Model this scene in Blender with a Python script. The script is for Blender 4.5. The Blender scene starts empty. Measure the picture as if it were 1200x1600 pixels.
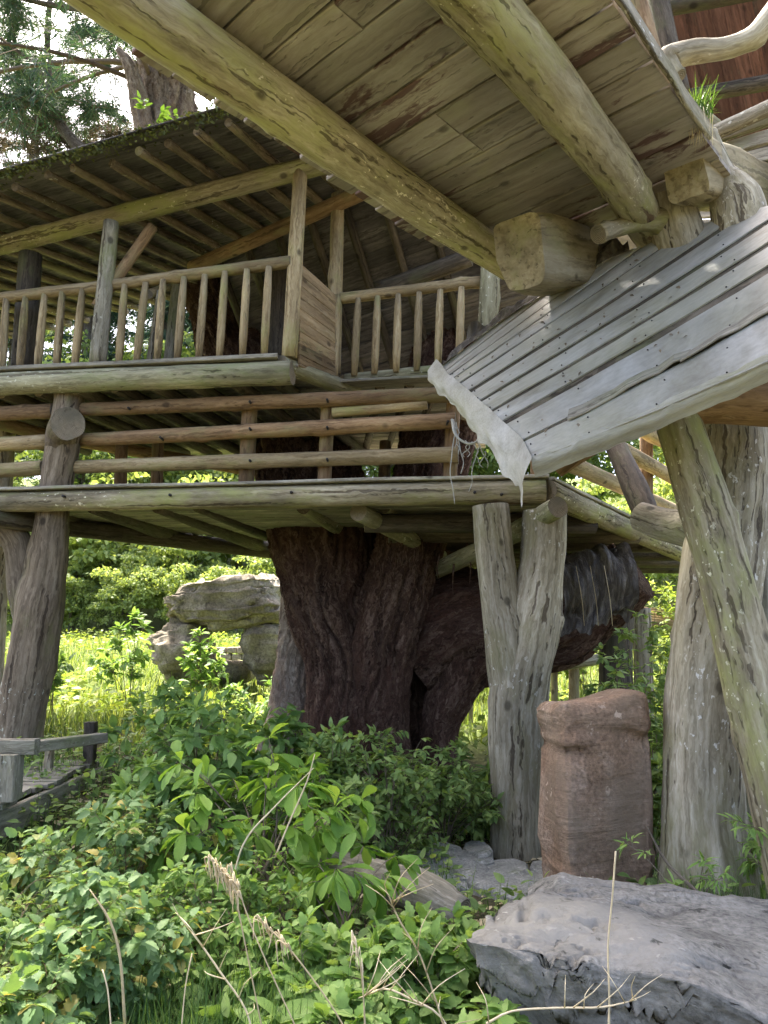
import bpy, math, random
import numpy as np
from mathutils import Matrix, Vector

# ------------------------------------------------------------------ camera, sky, sun, exposure
SC = bpy.context.scene
COL = SC.collection
PITCH = math.radians(9.0)
FPX = 1200.0
EYE = np.array([0.0, 0.0, 1.6])
cd = bpy.data.cameras.new('camera'); cam = bpy.data.objects.new('camera', cd); COL.objects.link(cam)
cd.sensor_fit = 'VERTICAL'; cd.sensor_height = 36.0; cd.lens = 27.0
cd.clip_start = 0.05; cd.clip_end = 2000.0
cam.location = EYE; cam.rotation_euler = (math.radians(90) + PITCH, 0, 0)
SC.camera = cam
SUN_EL = math.radians(62); SUN_AZ = math.radians(-32)      # azimuth from +Y towards +X
W = bpy.data.worlds.new('World'); SC.world = W; W.use_nodes = True
wn = W.node_tree; wn.nodes.clear()
sky = wn.nodes.new('ShaderNodeTexSky'); sky.sky_type = 'NISHITA'; sky.sun_disc = False
sky.sun_elevation = SUN_EL; sky.sun_rotation = SUN_AZ; sky.air_density = 0.55; sky.dust_density = 5.0; sky.ozone_density = 0.2
bg = wn.nodes.new('ShaderNodeBackground'); bg.inputs[1].default_value = 0.15
wo = wn.nodes.new('ShaderNodeOutputWorld')
wn.links.new(sky.outputs[0], bg.inputs[0]); wn.links.new(bg.outputs[0], wo.inputs[0])
sd = bpy.data.lights.new('sun', 'SUN'); sun = bpy.data.objects.new('sun', sd); COL.objects.link(sun)
sd.energy = 3.2; sd.angle = math.radians(4); sd.color = (1.0, 0.94, 0.84)
sdir = Vector((math.sin(SUN_AZ) * math.cos(SUN_EL), math.cos(SUN_AZ) * math.cos(SUN_EL), math.sin(SUN_EL)))
sun.rotation_euler = (-sdir).to_track_quat('-Z', 'Y').to_euler(); sun.location = (0, 0, 40)
vs = SC.view_settings
vs.view_transform = 'Standard'; vs.look = 'None'; vs.gamma = 1.0; vs.use_curve_mapping = False; vs.exposure = 2.85
SC.cycles.max_bounces = 5; SC.cycles.diffuse_bounces = 4; SC.cycles.glossy_bounces = 1; SC.cycles.transmission_bounces = 2
SC.cycles.transparent_max_bounces = 6; SC.cycles.caustics_reflective = False; SC.cycles.caustics_refractive = False
SC.cycles.sample_clamp_indirect = 6.0; SC.cycles.use_adaptive_sampling = True; SC.cycles.adaptive_threshold = 0.02
try:
    SC.cycles.use_denoising = True
except Exception:
    pass

# ------------------------------------------------------------------ helpers
def ray(px, py):
    u = (px - 600) / FPX; v = (800 - py) / FPX
    c, s = math.cos(PITCH), math.sin(PITCH)
    return np.array([u, c - v * s, s + v * c])
def P(px, py, Y):
    d = ray(px, py); return EYE + d * (Y / d[1])
def PZ(px, py, z):
    d = ray(px, py); return EYE + d * ((z - 1.6) / d[2])
def nrm(v):
    v = np.asarray(v, float); n = np.linalg.norm(v, axis=-1, keepdims=True); return v / np.maximum(n, 1e-9)
UP = np.array([0, 0, 1.0])
def lerp(a, b, f): return np.asarray(a) + (np.asarray(b) - np.asarray(a)) * f

def _h(ix, iy, iz, seed):
    h = (ix * 374761393 + iy * 668265263 + iz * 2147483647 + seed * 974634777) & 0xFFFFFFFF
    h = ((h ^ (h >> 13)) * 1274126177) & 0xFFFFFFFF
    return ((h ^ (h >> 16)) & 0xFFFFFF) / float(0xFFFFFF)
def vn(p, seed=0):
    p = np.asarray(p, float); i = np.floor(p).astype(np.int64); f = p - i; f = f * f * (3 - 2 * f)
    r = 0
    for dx in (0, 1):
        wx = f[..., 0] if dx else 1 - f[..., 0]
        for dy in (0, 1):
            wy = f[..., 1] if dy else 1 - f[..., 1]
            for dz in (0, 1):
                wz = f[..., 2] if dz else 1 - f[..., 2]
                r = r + wx * wy * wz * _h(i[..., 0] + dx, i[..., 1] + dy, i[..., 2] + dz, seed)
    return r * 2 - 1
def fbm(p, octv=4, seed=0):
    p = np.asarray(p, float); a = 1.0; r = 0
    for k in range(octv):
        r = r + a * vn(p * (2 ** k) + 17.3 * k, seed + k); a *= 0.5
    return r
def sstep(a, b, x):
    t = np.clip((np.asarray(x, float) - a) / (b - a), 0, 1); return t * t * (3 - 2 * t)

WLOC = {}
def mesh(name, V, F, mats=None, gco=None, tint=None, smooth=True, midx=None):
    V = np.asarray(V, np.float32)
    me = bpy.data.meshes.new(name)
    if isinstance(F, np.ndarray):
        m, k = F.shape
        me.vertices.add(len(V)); me.vertices.foreach_set('co', V.ravel())
        me.loops.add(m * k); me.loops.foreach_set('vertex_index', F.astype(np.int32).ravel())
        me.polygons.add(m); me.polygons.foreach_set('loop_start', np.arange(0, m * k, k, dtype=np.int32))
        me.update(calc_edges=True)
    else:
        me.from_pydata(V.tolist(), [], F); me.update()
    if gco is not None:
        at = me.attributes.new('gco', 'FLOAT_VECTOR', 'POINT'); at.data.foreach_set('vector', np.asarray(gco, np.float32).ravel())
    if tint is not None:
        at = me.attributes.new('tint', 'FLOAT', 'POINT'); at.data.foreach_set('value', np.asarray(tint, np.float32))
    for mt in (mats if isinstance(mats, (list, tuple)) else [mats]):
        if mt is not None: me.materials.append(mt)
    if smooth: me.polygons.foreach_set('use_smooth', np.ones(len(me.polygons), bool))
    if midx is not None: me.polygons.foreach_set('material_index', np.asarray(midx, np.int32))
    return me
def tag(o, label=None, cat=None, group=None, kind=None):
    if label: o['label'] = label
    if cat: o['category'] = cat
    if group: o['group'] = group
    if kind: o['kind'] = kind
    return o
def link(name, me, world, parent=None):
    o = bpy.data.objects.new(name, me); COL.objects.link(o)
    world = np.asarray(world, float); loc = world
    if parent is not None:
        o.parent = parent; loc = world - WLOC[parent.name]
    o.location = loc; WLOC[o.name] = world
    return o
def put(name, V, F, mat, parent=None, gco=None, tint=None, smooth=True, midx=None, org=None):
    V = np.asarray(V, float)
    c = (V.min(0) + V.max(0)) / 2 if org is None else np.asarray(org, float)
    return link(name, mesh(name, V - c, F, mat, gco, tint, smooth, midx), c, parent)
def thing(name, label, cat, loc, group=None):
    return tag(link(name, None, loc), label, cat, group)

def sub(name, parent, loc=None):
    return link(name, None, WLOC[parent.name] if loc is None else loc, parent)
def resample(pts, rad, step):
    pts = np.asarray(pts, float); rad = np.asarray(rad, float)
    if len(pts) == 2:
        n = max(2, int(np.linalg.norm(pts[1] - pts[0]) / step) + 1)
        t = np.linspace(0, 1, n)[:, None]; return pts[0] + (pts[1] - pts[0]) * t, rad[0] + (rad[1] - rad[0]) * t[:, 0]
    op, orr = [], []
    q = np.vstack([2 * pts[0] - pts[1], pts, 2 * pts[-1] - pts[-2]])
    for i in range(len(pts) - 1):
        n = max(2, int(np.linalg.norm(pts[i + 1] - pts[i]) / step) + 1)
        t = np.linspace(0, 1, n + 1)[:-1][:, None]
        a, b, c, d = q[i], q[i + 1], q[i + 2], q[i + 3]
        op.append(0.5 * ((2 * b) + (-a + c) * t + (2 * a - 5 * b + 4 * c - d) * t ** 2 + (-a + 3 * b - 3 * c + d) * t ** 3))
        orr.append(rad[i] + (rad[i + 1] - rad[i]) * (t[:, 0] ** 2 * (3 - 2 * t[:, 0])))
    op.append(pts[-1:]); orr.append(rad[-1:])
    return np.vstack(op), np.concatenate(orr)
def tube(pts, rad, seg=16, step=0.12, rough=0.03, seed=0, knots=0, ridge=0.0, rfreq=9, caps=True, endround=0.0):
    """returns V, F(list), gco, midx; a log along pts with uneven girth"""
    pts = [np.asarray(p, float) for p in pts]
    if np.isscalar(rad): rad = [rad] * len(pts)
    c, r = resample(pts, rad, step); n = len(c)
    T = np.gradient(c, axis=0); T = nrm(T)
    ref = np.array([0, 0, 1.0]) if abs(T[0][2]) < 0.85 else np.array([0, 1.0, 0])
    A = nrm(np.cross(T[0], ref)); As = []
    for i in range(n):
        A = nrm(A - T[i] * np.dot(A, T[i])); As.append(A)
    As = np.array(As); Bs = np.cross(T, As)
    s = np.concatenate([[0], np.cumsum(np.linalg.norm(np.diff(c, axis=0), axis=1))])
    th = np.linspace(0, 2 * math.pi, seg, endpoint=False)
    TH, S = np.meshgrid(th, s); R0 = np.repeat(r[:, None], seg, 1)
    cs = np.stack([np.cos(TH), np.sin(TH), S], -1)
    R = R0 * (1 + rough * fbm(np.stack([cs[..., 0] * 1.2, cs[..., 1] * 1.2, S * 1.1 / max(0.25, r.mean() * 4)], -1) + seed * 7.7, 3, seed))
    if ridge:
        wob = 0.35 * fbm(np.stack([cs[..., 0], cs[..., 1], S * 1.3], -1) + seed, 2, seed + 5)
        rr = fbm(np.stack([np.cos(TH + wob) * rfreq * .5, np.sin(TH + wob) * rfreq * .5, S * 0.55], -1) + seed * 3, 3, seed + 9)
        R = R * (1 + ridge * (1 - 2 * np.abs(rr)))
    rg = random.Random(seed + 11)
    for k in range(knots):
        kt = rg.random() * 6.283; ks = rg.random() * s[-1]; kr = rg.uniform(.025, .05)
        d = np.angle(np.exp(1j * (TH - kt))) * R0; d2 = d * d + (S - ks) ** 2
        R = R + rg.uniform(.012, .03) * np.exp(-d2 / (kr * kr)) - .012 * np.exp(-d2 / (kr * kr * .12))
    if endround:
        R[0] *= 1 - endround; R[-1] *= 1 - endround
    V = c[:, None, :] + As[:, None, :] * (np.cos(TH) * R)[..., None] + Bs[:, None, :] * (np.sin(TH) * R)[..., None]
    G = np.stack([np.cos(TH) * R, np.sin(TH) * R, S], -1)
    V = V.reshape(-1, 3); G = G.reshape(-1, 3)
    i = np.arange(n - 1)[:, None]; j = np.arange(seg)[None, :]; j2 = (j + 1) % seg
    F = np.stack([i * seg + j, i * seg + j2, (i + 1) * seg + j2, (i + 1) * seg + j], -1).reshape(-1, 4).tolist()
    mi = [0] * len(F)
    if caps:
        F.append(list(range(seg))[::-1]); F.append([(n - 1) * seg + k for k in range(seg)]); mi += [1, 1]
    return V, F, G, mi
def log(name, pts, rad, mat, parent=None, cap=None, **k):
    V, F, G, mi = tube(pts, rad, **k)
    o = put(name, V, F, [mat, cap or M['endgrain']], parent, G, midx=mi)
    me = o.data
    n = len(me.polygons)
    if k.get('caps', True):
        me.polygons[n - 1].use_smooth = False; me.polygons[n - 2].use_smooth = False
    return o
def multi(tubes):
    Vs, Fs, Gs, Ms = [], [], [], []; off = 0
    for V, F, G, mi in tubes:
        Vs.append(V); Gs.append(G); Ms += mi; Fs += [[a + off for a in f] for f in F]; off += len(V)
    return np.vstack(Vs), Fs, np.vstack(Gs), Ms
def board_geo(p0, p1, wv, tv, seed=0, warp=0.004, n=4, ch=0.006):
    """plank: centre line p0-p1, half-width vector wv, half-thickness vector tv"""
    p0, p1, wv, tv = [np.asarray(a, float) for a in (p0, p1, wv, tv)]
    w, t = np.linalg.norm(wv), np.linalg.norm(tv); wu, tu = wv / w, tv / t; ch = min(ch, t * .6)
    prof = [(-w, -t + ch), (-w + ch, -t), (w - ch, -t), (w, -t + ch), (w, t - ch), (w - ch, t), (-w + ch, t), (-w, t - ch)]
    L = np.linalg.norm(p1 - p0); rg = random.Random(seed); V, G = [], []
    tw = rg.uniform(-1, 1)
    for i in range(n):
        f = i / (n - 1); c = p0 + (p1 - p0) * f + tu * rg.uniform(-warp, warp) + wu * rg.uniform(-warp, warp) * .6
        for a, b in prof:
            V.append(c + wu * a + tu * (b + tw * a * warp * 3 * (f - .5) / max(w, .05))); G.append((a, b, f * L))
    F = [[i * 8 + j, i * 8 + (j + 1) % 8, (i + 1) * 8 + (j + 1) % 8, (i + 1) * 8 + j] for i in range(n - 1) for j in range(8)]
    F += [[7 - j for j in range(8)], [(n - 1) * 8 + j for j in range(8)]]
    return np.array(V), F, np.array(G)
def board(name, p0, p1, wv, tv, mat, parent=None, **k):
    V, F, G = board_geo(p0, p1, wv, tv, **k)
    return put(name, V, F, mat, parent, G, smooth=False)

# ------------------------------------------------------------------ materials
M = {}
class NT:
    def __init__(s, name):
        s.m = bpy.data.materials.new(name); s.m.use_nodes = True; s.t = s.m.node_tree; s.t.nodes.clear()
        s.out = s.n('ShaderNodeOutputMaterial'); M[name] = s.m
    def n(s, t, **k):
        d = s.t.nodes.new(t)
        for a, b in k.items(): setattr(d, a, b)
        return d
    def l(s, a, b): s.t.links.new(a, b)
    def set(s, sock, v):
        if hasattr(v, 'links') or isinstance(v, bpy.types.NodeSocket): s.l(v, sock)
        else: sock.default_value = v
    def vec(s, src, scale=(1, 1, 1), off=None):
        d = s.n('ShaderNodeMapping'); s.l(src, d.inputs[0]); d.inputs[3].default_value = scale
        if off: d.inputs[1].default_value = off
        return d.outputs[0]
    def noise(s, v, scale=1, detail=4, rough=.55, dist=0):
        d = s.n('ShaderNodeTexNoise'); s.l(v, d.inputs['Vector'])
        d.inputs['Scale'].default_value = scale; d.inputs['Detail'].default_value = detail; d.inputs['Roughness'].default_value = rough
        d.inputs['Distortion'].default_value = dist
        return d.outputs[0]
    def ramp(s, v, stops):
        d = s.n('ShaderNodeValToRGB'); s.l(v, d.inputs[0]); e = d.color_ramp.elements
        while len(e) < len(stops): e.new(.5)
        for k, (p, c) in enumerate(stops):
            e[k].position = p; e[k].color = (c, c, c, 1) if np.isscalar(c) else (*c, 1)
        return d.outputs[0]
    def mix(s, f, a, b, mode='MIX'):
        d = s.n('ShaderNodeMix', data_type='RGBA', blend_type=mode)
        for k, v in ((0, f), (6, a), (7, b)):
            if isinstance(v, tuple): v = (*v, 1) if len(v) == 3 else v
            s.set(d.inputs[k], v)
        return d.outputs[2]
    def math(s, op, a, b=0.0, c=None):
        d = s.n('ShaderNodeMath', operation=op); s.set(d.inputs[0], a); s.set(d.inputs[1], b)
        if c is not None: s.set(d.inputs[2], c)
        return d.outputs[0]
    def attr(s, name):
        d = s.n('ShaderNodeAttribute'); d.attribute_name = name; return d
    def bump(s, h, strength=.4, dist=.01, normal=None):
        d = s.n('ShaderNodeBump'); d.inputs['Strength'].default_value = strength; d.inputs['Distance'].default_value = dist
        s.l(h, d.inputs['Height'])
        if normal is not None: s.l(normal, d.inputs['Normal'])
        return d.outputs[0]
    def bsdf(s, col, rough=.8, normal=None, spec=.25, **k):
        d = s.n('ShaderNodeBsdfPrincipled'); s.set(d.inputs['Base Color'], (*col, 1) if isinstance(col, tuple) else col)
        s.set(d.inputs['Roughness'], rough); d.inputs['Specular IOR Level'].default_value = spec
        if normal is not None: s.l(normal, d.inputs['Normal'])
        for a, b in k.items(): s.set(d.inputs[a], b)
        return d.outputs[0]
    def end(s, sh): s.l(sh, s.out.inputs[0]); return s.m
def wood(name, dark, base, light, moss=None, moss_amt=.5, stain=None, stain_amt=.5, grain=38, crack=.6, rough=.82, bump=.5, lichen=None):
    t = NT(name); g = t.attr('gco').outputs['Vector']
    oi = t.n('ShaderNodeObjectInfo').outputs['Random']
    ad = t.n('ShaderNodeVectorMath', operation='ADD'); t.l(g, ad.inputs[0])
    cb = t.n('ShaderNodeCombineXYZ')
    for k, f in enumerate((13.7, 7.1, 41.3)): t.l(t.math('MULTIPLY', oi, f), cb.inputs[k])
    t.l(cb.outputs[0], ad.inputs[1]); v = ad.outputs[0]
    # slow sideways drift of the grain so it flows round knots
    dn = t.n('ShaderNodeTexNoise'); t.l(t.vec(v, (4, 4, 1.6)), dn.inputs['Vector']); dn.inputs['Detail'].default_value = 2
    dv = t.n('ShaderNodeVectorMath', operation='SCALE'); t.l(dn.outputs['Color'], dv.inputs[0]); dv.inputs['Scale'].default_value = .06
    v2n = t.n('ShaderNodeVectorMath', operation='ADD'); t.l(v, v2n.inputs[0]); t.l(dv.outputs[0], v2n.inputs[1]); v2 = v2n.outputs[0]
    gr = t.noise(t.vec(v2, (grain, grain, grain * .045)), 1, 6, .65)
    col = t.ramp(gr, [(.28, dark), (.5, base), (.72, light)])
    big = t.noise(t.vec(v, (2.4, 2.4, .9)), 1, 4, .6)
    col = t.mix(t.ramp(big, [(.38, 0.0), (.68, .65)]), col, tuple(x * .55 for x in dark))
    if moss:
        ms = t.noise(t.vec(v, (3.1, 3.1, 1.3), (9, 4, 2)), 1, 7, .68)
        col = t.mix(t.ramp(ms, [(.62 - .25 * moss_amt, 0.0), (.80 - .2 * moss_amt, .85)]), col, moss)
    if stain:
        st = t.noise(t.vec(v2, (3.2, 3.2, .8), (1, 24, 7)), 1, 7, .62, .6)
        col = t.mix(t.ramp(st, [(.70 - .14 * stain_amt, 0.0), (.74 - .14 * stain_amt, .8)]), col, stain)
    if lichen:
        ln = t.noise(t.vec(v, (26, 26, 18), (3, 3, 1)), 1, 3, .6)
        l2 = t.noise(t.vec(v, (1.5, 1.5, .8), (5, 8, 1)), 1, 3, .5)
        col = t.mix(t.math('MULTIPLY', t.ramp(ln, [(.62, 0.0), (.66, 1.0)]), t.ramp(l2, [(.5, 0.0), (.58, .9)])), col, lichen)
    cr = t.ramp(t.noise(t.vec(v2, (24, 24, .55), (3, 1, 8)), 1, 3, .5), [(.345, 0.0), (.39, 1.0)])
    col = t.mix(crack, col, t.mix(cr, (.25, .22, .2), (1, 1, 1)), 'MULTIPLY')
    kn = t.n('ShaderNodeTexVoronoi'); t.l(t.vec(v, (3.4, 3.4, 2.4), (5, 2, 9)), kn.inputs['Vector']); kn.inputs['Scale'].default_value = 1.0
    kd = t.ramp(kn.outputs['Distance'], [(.07, 1.0), (.13, 0.0)])
    col = t.mix(t.math('MULTIPLY', kd, .8), col, tuple(x * .45 for x in dark))
    hs = t.n('ShaderNodeHueSaturation'); t.l(col, hs.inputs['Color'])
    t.l(t.math('MULTIPLY_ADD', oi, .45, .78), hs.inputs['Value'])
    hh = t.math('ADD', t.math('MULTIPLY', gr, .6), t.math('MULTIPLY', cr, .5))
    return t.end(t.bsdf(hs.outputs[0], rough, t.bump(hh, bump, .012)))
wood('log_olive', (.10, .08, .045), (.31, .26, .16), (.48, .43, .30), moss=(.25, .26, .08), moss_amt=.6, stain=(.09, .05, .035), stain_amt=.35, crack=.8, grain=28, bump=.7, lichen=(.6, .56, .4))
wood('log_beam', (.14, .11, .06), (.40, .345, .215), (.58, .52, .37), moss=(.36, .355, .13), moss_amt=.6, stain=(.10, .05, .035), stain_amt=.45, crack=.8, grain=26, bump=.8, lichen=(.68, .62, .44))
wood('log_pale', (.14, .115, .07), (.38, .33, .225), (.62, .565, .44), moss=(.20, .185, .08), moss_amt=.45, crack=.9, grain=30, lichen=(.66, .63, .55), bump=.8)
wood('log_grey', (.10, .09, .062), (.28, .25, .18), (.46, .42, .33), moss=(.17, .19, .07), moss_amt=.5, crack=.8, grain=42, lichen=(.55, .55, .46))
wood('log_mossy', (.10, .09, .05), (.27, .25, .15), (.42, .39, .26), moss=(.17, .20, .07), moss_amt=.5, crack=.8, grain=28, bump=.7, lichen=(.55, .54, .42))
wood('log_brown', (.10, .06, .03), (.29, .18, .09), (.42, .29, .16), moss=(.22, .2, .09), moss_amt=.35, crack=.5, grain=30)
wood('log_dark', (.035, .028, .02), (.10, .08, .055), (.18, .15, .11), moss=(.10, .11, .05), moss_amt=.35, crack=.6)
wood('rail_tan', (.13, .09, .045), (.36, .27, .14), (.5, .41, .25), moss=(.24, .25, .08), moss_amt=.4, crack=.5, grain=34)
wood('board_soffit', (.24, .20, .155), (.36, .315, .255), (.47, .425, .36), moss=(.30, .28, .18), moss_amt=.35, stain=(.07, .022, .022), stain_amt=1.0, crack=.45, grain=15, bump=.8)
wood('board_roof', (.055, .05, .048), (.15, .135, .12), (.26, .24, .215), moss=(.11, .11, .07), moss_amt=.2, crack=.5, grain=28)
wood('board_red', (.07, .035, .025), (.18, .085, .055), (.27, .14, .1), crack=.5, grain=24, moss=(.12, .1, .07), moss_amt=.3)
wood('board_deck', (.12, .105, .075), (.32, .29, .22), (.48, .445, .35), moss=(.17, .19, .09), moss_amt=.4, crack=.6)
wood('board_wall', (.14, .09, .045), (.34, .235, .12), (.46, .35, .2), moss=(.2, .2, .09), moss_amt=.3, crack=.6, grain=26)
wood('log_umber', (.055, .04, .025), (.19, .145, .095), (.33, .27, .19), moss=(.15, .15, .06), moss_amt=.35, crack=.85, grain=30, lichen=(.42, .42, .34))
wood('timber', (.16, .125, .065), (.37, .30, .17), (.50, .43, .28), moss=(.25, .24, .09), moss_amt=.35, stain=(.14, .09, .04), stain_amt=.2, crack=.5, grain=18, bump=.3)
t = NT('endgrain'); g = t.attr('gco').outputs['Vector']
wv = t.n('ShaderNodeTexWave', wave_type='RINGS', rings_direction='Z'); t.l(g, wv.inputs['Vector'])
wv.inputs['Scale'].default_value = 28; wv.inputs['Distortion'].default_value = 2.5; wv.inputs['Detail'].default_value = 3
n1 = t.noise(t.vec(g, (9, 9, 9)), 1, 6, .7); n2 = t.noise(t.vec(g, (3, 3, 3)), 1, 3, .6)
col = t.mix(t.ramp(n2, [(.4, 0.0), (.62, .7)]), t.mix(wv.outputs[1], (.16, .125, .08), (.36, .30, .21)), (.11, .10, .07))
col = t.mix(.7, col, t.ramp(n1, [(.34, .25), (.46, 1.0), (.7, 1.25)]), 'MULTIPLY')
t.end(t.bsdf(col, .9, t.bump(t.math('ADD', wv.outputs[1], t.math('MULTIPLY', n1, 2.0)), .6, .008)))
def bark(name, a, b, c, sc=16, bump=.9):
    t = NT(name); g = t.attr('gco').outputs['Vector']
    dn = t.n('ShaderNodeTexNoise'); t.l(t.vec(g, (2.5, 2.5, 1.8)), dn.inputs['Vector']); dn.inputs['Detail'].default_value = 3
    dv = t.n('ShaderNodeVectorMath', operation='SCALE'); t.l(dn.outputs['Color'], dv.inputs[0]); dv.inputs['Scale'].default_value = .25
    v2n = t.n('ShaderNodeVectorMath', operation='ADD'); t.l(g, v2n.inputs[0]); t.l(dv.outputs[0], v2n.inputs[1]); v2 = v2n.outputs[0]
    n1 = t.noise(t.vec(v2, (sc, sc, sc * .06)), 1, 7, .68)
    n2 = t.noise(t.vec(v2, (sc * 3, sc * 3, sc * .16)), 1, 5, .6)
    n3 = t.noise(t.vec(g, (1.3, 1.3, .7)), 1, 4, .6)
    col = t.ramp(n1, [(.32, a), (.5, b), (.70, c)])
    col = t.mix(t.ramp(n3, [(.42, 0.0), (.66, .7)]), col, t.ramp(n2, [(.3, tuple(x * .7 for x in a)), (.7, (b[0] * 1.15, b[1] * .8, b[2] * .75))]))
    h = t.math('ADD', n1, t.math('MULTIPLY', n2, .45))
    return t.end(t.bsdf(col, .95, t.bump(h, bump, .05), spec=.12))
bark('bark_cedar', (.013, .0085, .0065), (.088, .050, .033), (.25, .175, .125), sc=17, bump=1.0)
bark('bark_pale_lit', (.07, .05, .036), (.30, .235, .17), (.56, .48, .38), sc=13)  # pale bark, brightened further so the shaded left stem looks sunlit
bark('bark_grey', (.04, .035, .028), (.13, .115, .09), (.25, .225, .18), sc=18)
def stone(name, a, b, c, sc=3.0, fine=60, bump=.5, strata=None, spots=None, tintc=None):
    t = NT(name); tc = t.n('ShaderNodeTexCoord').outputs['Object']
    n1 = t.noise(t.vec(tc, (sc,) * 3), 1, 8, .62, .4)
    n2 = t.noise(t.vec(tc, (fine,) * 3), 1, 4, .7)
    col = t.ramp(n1, [(.3, a), (.5, b), (.7, c)])
    col = t.mix(.75, col, t.ramp(n2, [(.32, .35), (.5, .95), (.68, 1.45)]), 'MULTIPLY')
    h = t.math('ADD', t.math('MULTIPLY', n1, .8), t.math('MULTIPLY', n2, .22))
    if strata:
        n4 = t.noise(t.vec(tc, (1.2, 1.2, strata)), 1, 5, .6, .5)
        col = t.mix(.5, col, t.ramp(n4, [(.3, .5), (.5, 1.0), (.7, 1.2)]), 'MULTIPLY'); h = t.math('ADD', h, n4)
    if tintc:
        n5 = t.noise(t.vec(tc, (1.6, 1.6, 1.1), (3, 3, 3)), 1, 5, .6)
        col = t.mix(t.ramp(n5, [(.44, 0.0), (.62, .85)]), col, tintc)
    dn = t.n('ShaderNodeTexNoise'); t.l(t.vec(tc, (4, 4, 4)), dn.inputs['Vector']); dn.inputs['Detail'].default_value = 2
    dv = t.n('ShaderNodeVectorMath', operation='SCALE'); t.l(dn.outputs['Color'], dv.inputs[0]); dv.inputs['Scale'].default_value = .16
    av = t.n('ShaderNodeVectorMath', operation='ADD'); t.l(tc, av.inputs[0]); t.l(dv.outputs[0], av.inputs[1])
    vo = t.n('ShaderNodeTexVoronoi', feature='DISTANCE_TO_EDGE'); t.l(av.outputs[0], vo.inputs['Vector']); vo.inputs['Scale'].default_value = sc * .55
    crk = t.ramp(vo.outputs['Distance'], [(.004, 0.0), (.016, 1.0)]); gate = t.ramp(t.noise(t.vec(tc, (1.9,) * 3, (7, 7, 7)), 1, 3, .5), [(.38, 0.0), (.45, 1.0)] if strata != 9 else [(.3, 1.0), (.31, 1.0)])
    crk = t.math('MAXIMUM', crk, gate)
    col = t.mix(t.math('MULTIPLY', t.math('SUBTRACT', 1.0, crk), .55), col, tuple(x * .35 for x in a)); h = t.math('ADD', h, t.math('MULTIPLY', crk, .45))
    lv = t.n('ShaderNodeTexVoronoi'); t.l(av.outputs[0], lv.inputs['Vector']); lv.inputs['Scale'].default_value = sc * 3.2
    lic = t.math('MULTIPLY', t.ramp(lv.outputs['Distance'], [(.16, 1.0), (.24, 0.0)]), t.ramp(t.noise(t.vec(tc, (2.3,) * 3, (1, 9, 4)), 1, 4, .6), [(.5, 0.0), (.6, .75)]))
    col = t.mix(lic, col, tuple(min(x * 1.45, .6) for x in c))
    if spots:
        n6 = t.noise(t.vec(tc, (7, 7, 7), (8, 1, 1)), 1, 6, .7)
        col = t.mix(t.ramp(n6, [(.60, 0.0), (.66, .8)]), col, spots)
    return t.end(t.bsdf(col, .9, t.bump(h, bump, .03), spec=.15))
stone('granite', (.09, .084, .07), (.165, .155, .13), (.26, .245, .208), 3.4, 38, 1.0, spots=(.03, .03, .022), tintc=(.205, .194, .165))
stone('sandstone_red', (.15, .092, .055), (.27, .175, .11), (.38, .285, .205), 2.8, 42, 1.0, strata=9, tintc=(.20, .145, .095))
stone('stone_tan', (.12, .10, .07), (.24, .205, .15), (.36, .32, .25), 1.6, 24, .7, strata=3.2, spots=(.13, .13, .07))
stone('stone_slab', (.13, .13, .12), (.25, .25, .22), (.36, .35, .31), 3, 50, .5, spots=(.11, .13, .06))
def leafmat(name, lo, mid, hi, trans=.38, rough=.5, odd=None):
    t = NT(name); a = t.attr('tint').outputs['Fac']; oi = t.n('ShaderNodeObjectInfo').outputs['Random']
    f = t.math('FRACT', t.math('ADD', a, oi))
    stops = [(0.0, lo), (.5, mid), (.9, hi)] + ([(.95, odd)] if odd else [])
    col = t.ramp(f, stops)
    tc = t.n('ShaderNodeTexCoord').outputs['Object']
    col = t.mix(.45, col, t.ramp(t.noise(t.vec(tc, (40, 40, 40)), 1, 3, .6), [(.3, .6), (.7, 1.25)]), 'MULTIPLY')
    p = t.bsdf(col, rough, None, .22)
    tr = t.n('ShaderNodeBsdfTranslucent'); t.l(t.mix(1.0, col, (1.25, 1.2, .55), 'MULTIPLY'), tr.inputs[0])
    ms = t.n('ShaderNodeMixShader'); ms.inputs[0].default_value = trans; t.l(p, ms.inputs[1]); t.l(tr.outputs[0], ms.inputs[2])
    return t.end(ms.outputs[0])
leafmat('leaf_chestnut', (.14, .26, .045), (.21, .36, .06), (.31, .46, .10), .48)
leafmat('leaf_bramble', (.12, .20, .075), (.20, .32, .12), (.31, .43, .19), .42, odd=(.42, .36, .10))
leafmat('leaf_small', (.11, .18, .055), (.20, .30, .09), (.31, .41, .13), .42)
leafmat('leaf_shrub', (.11, .20, .06), (.18, .30, .085), (.28, .41, .13), .45)
leafmat('leaf_herb', (.14, .24, .06), (.22, .35, .085), (.32, .44, .13), .44)
leafmat('leaf_lime', (.12, .19, .035), (.20, .27, .055), (.30, .36, .09), .48)
leafmat('leaf_hill', (.11, .17, .055), (.18, .255, .085), (.27, .345, .12), .5)
leafmat('leaf_hill_light', (.18, .25, .08), (.27, .345, .115), (.38, .45, .17), .5)  # both hill leaf colours are lightened to imitate distance haze
leafmat('needle', (.035, .075, .055), (.06, .115, .075), (.11, .16, .095), .3)
leafmat('needle_brown', (.05, .04, .03), (.08, .06, .045), (.11, .08, .055), .2)
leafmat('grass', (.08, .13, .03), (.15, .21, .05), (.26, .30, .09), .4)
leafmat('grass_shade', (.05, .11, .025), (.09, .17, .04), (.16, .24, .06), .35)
leafmat('straw', (.46, .37, .21), (.60, .49, .30), (.72, .61, .40), .15, .7)
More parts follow.
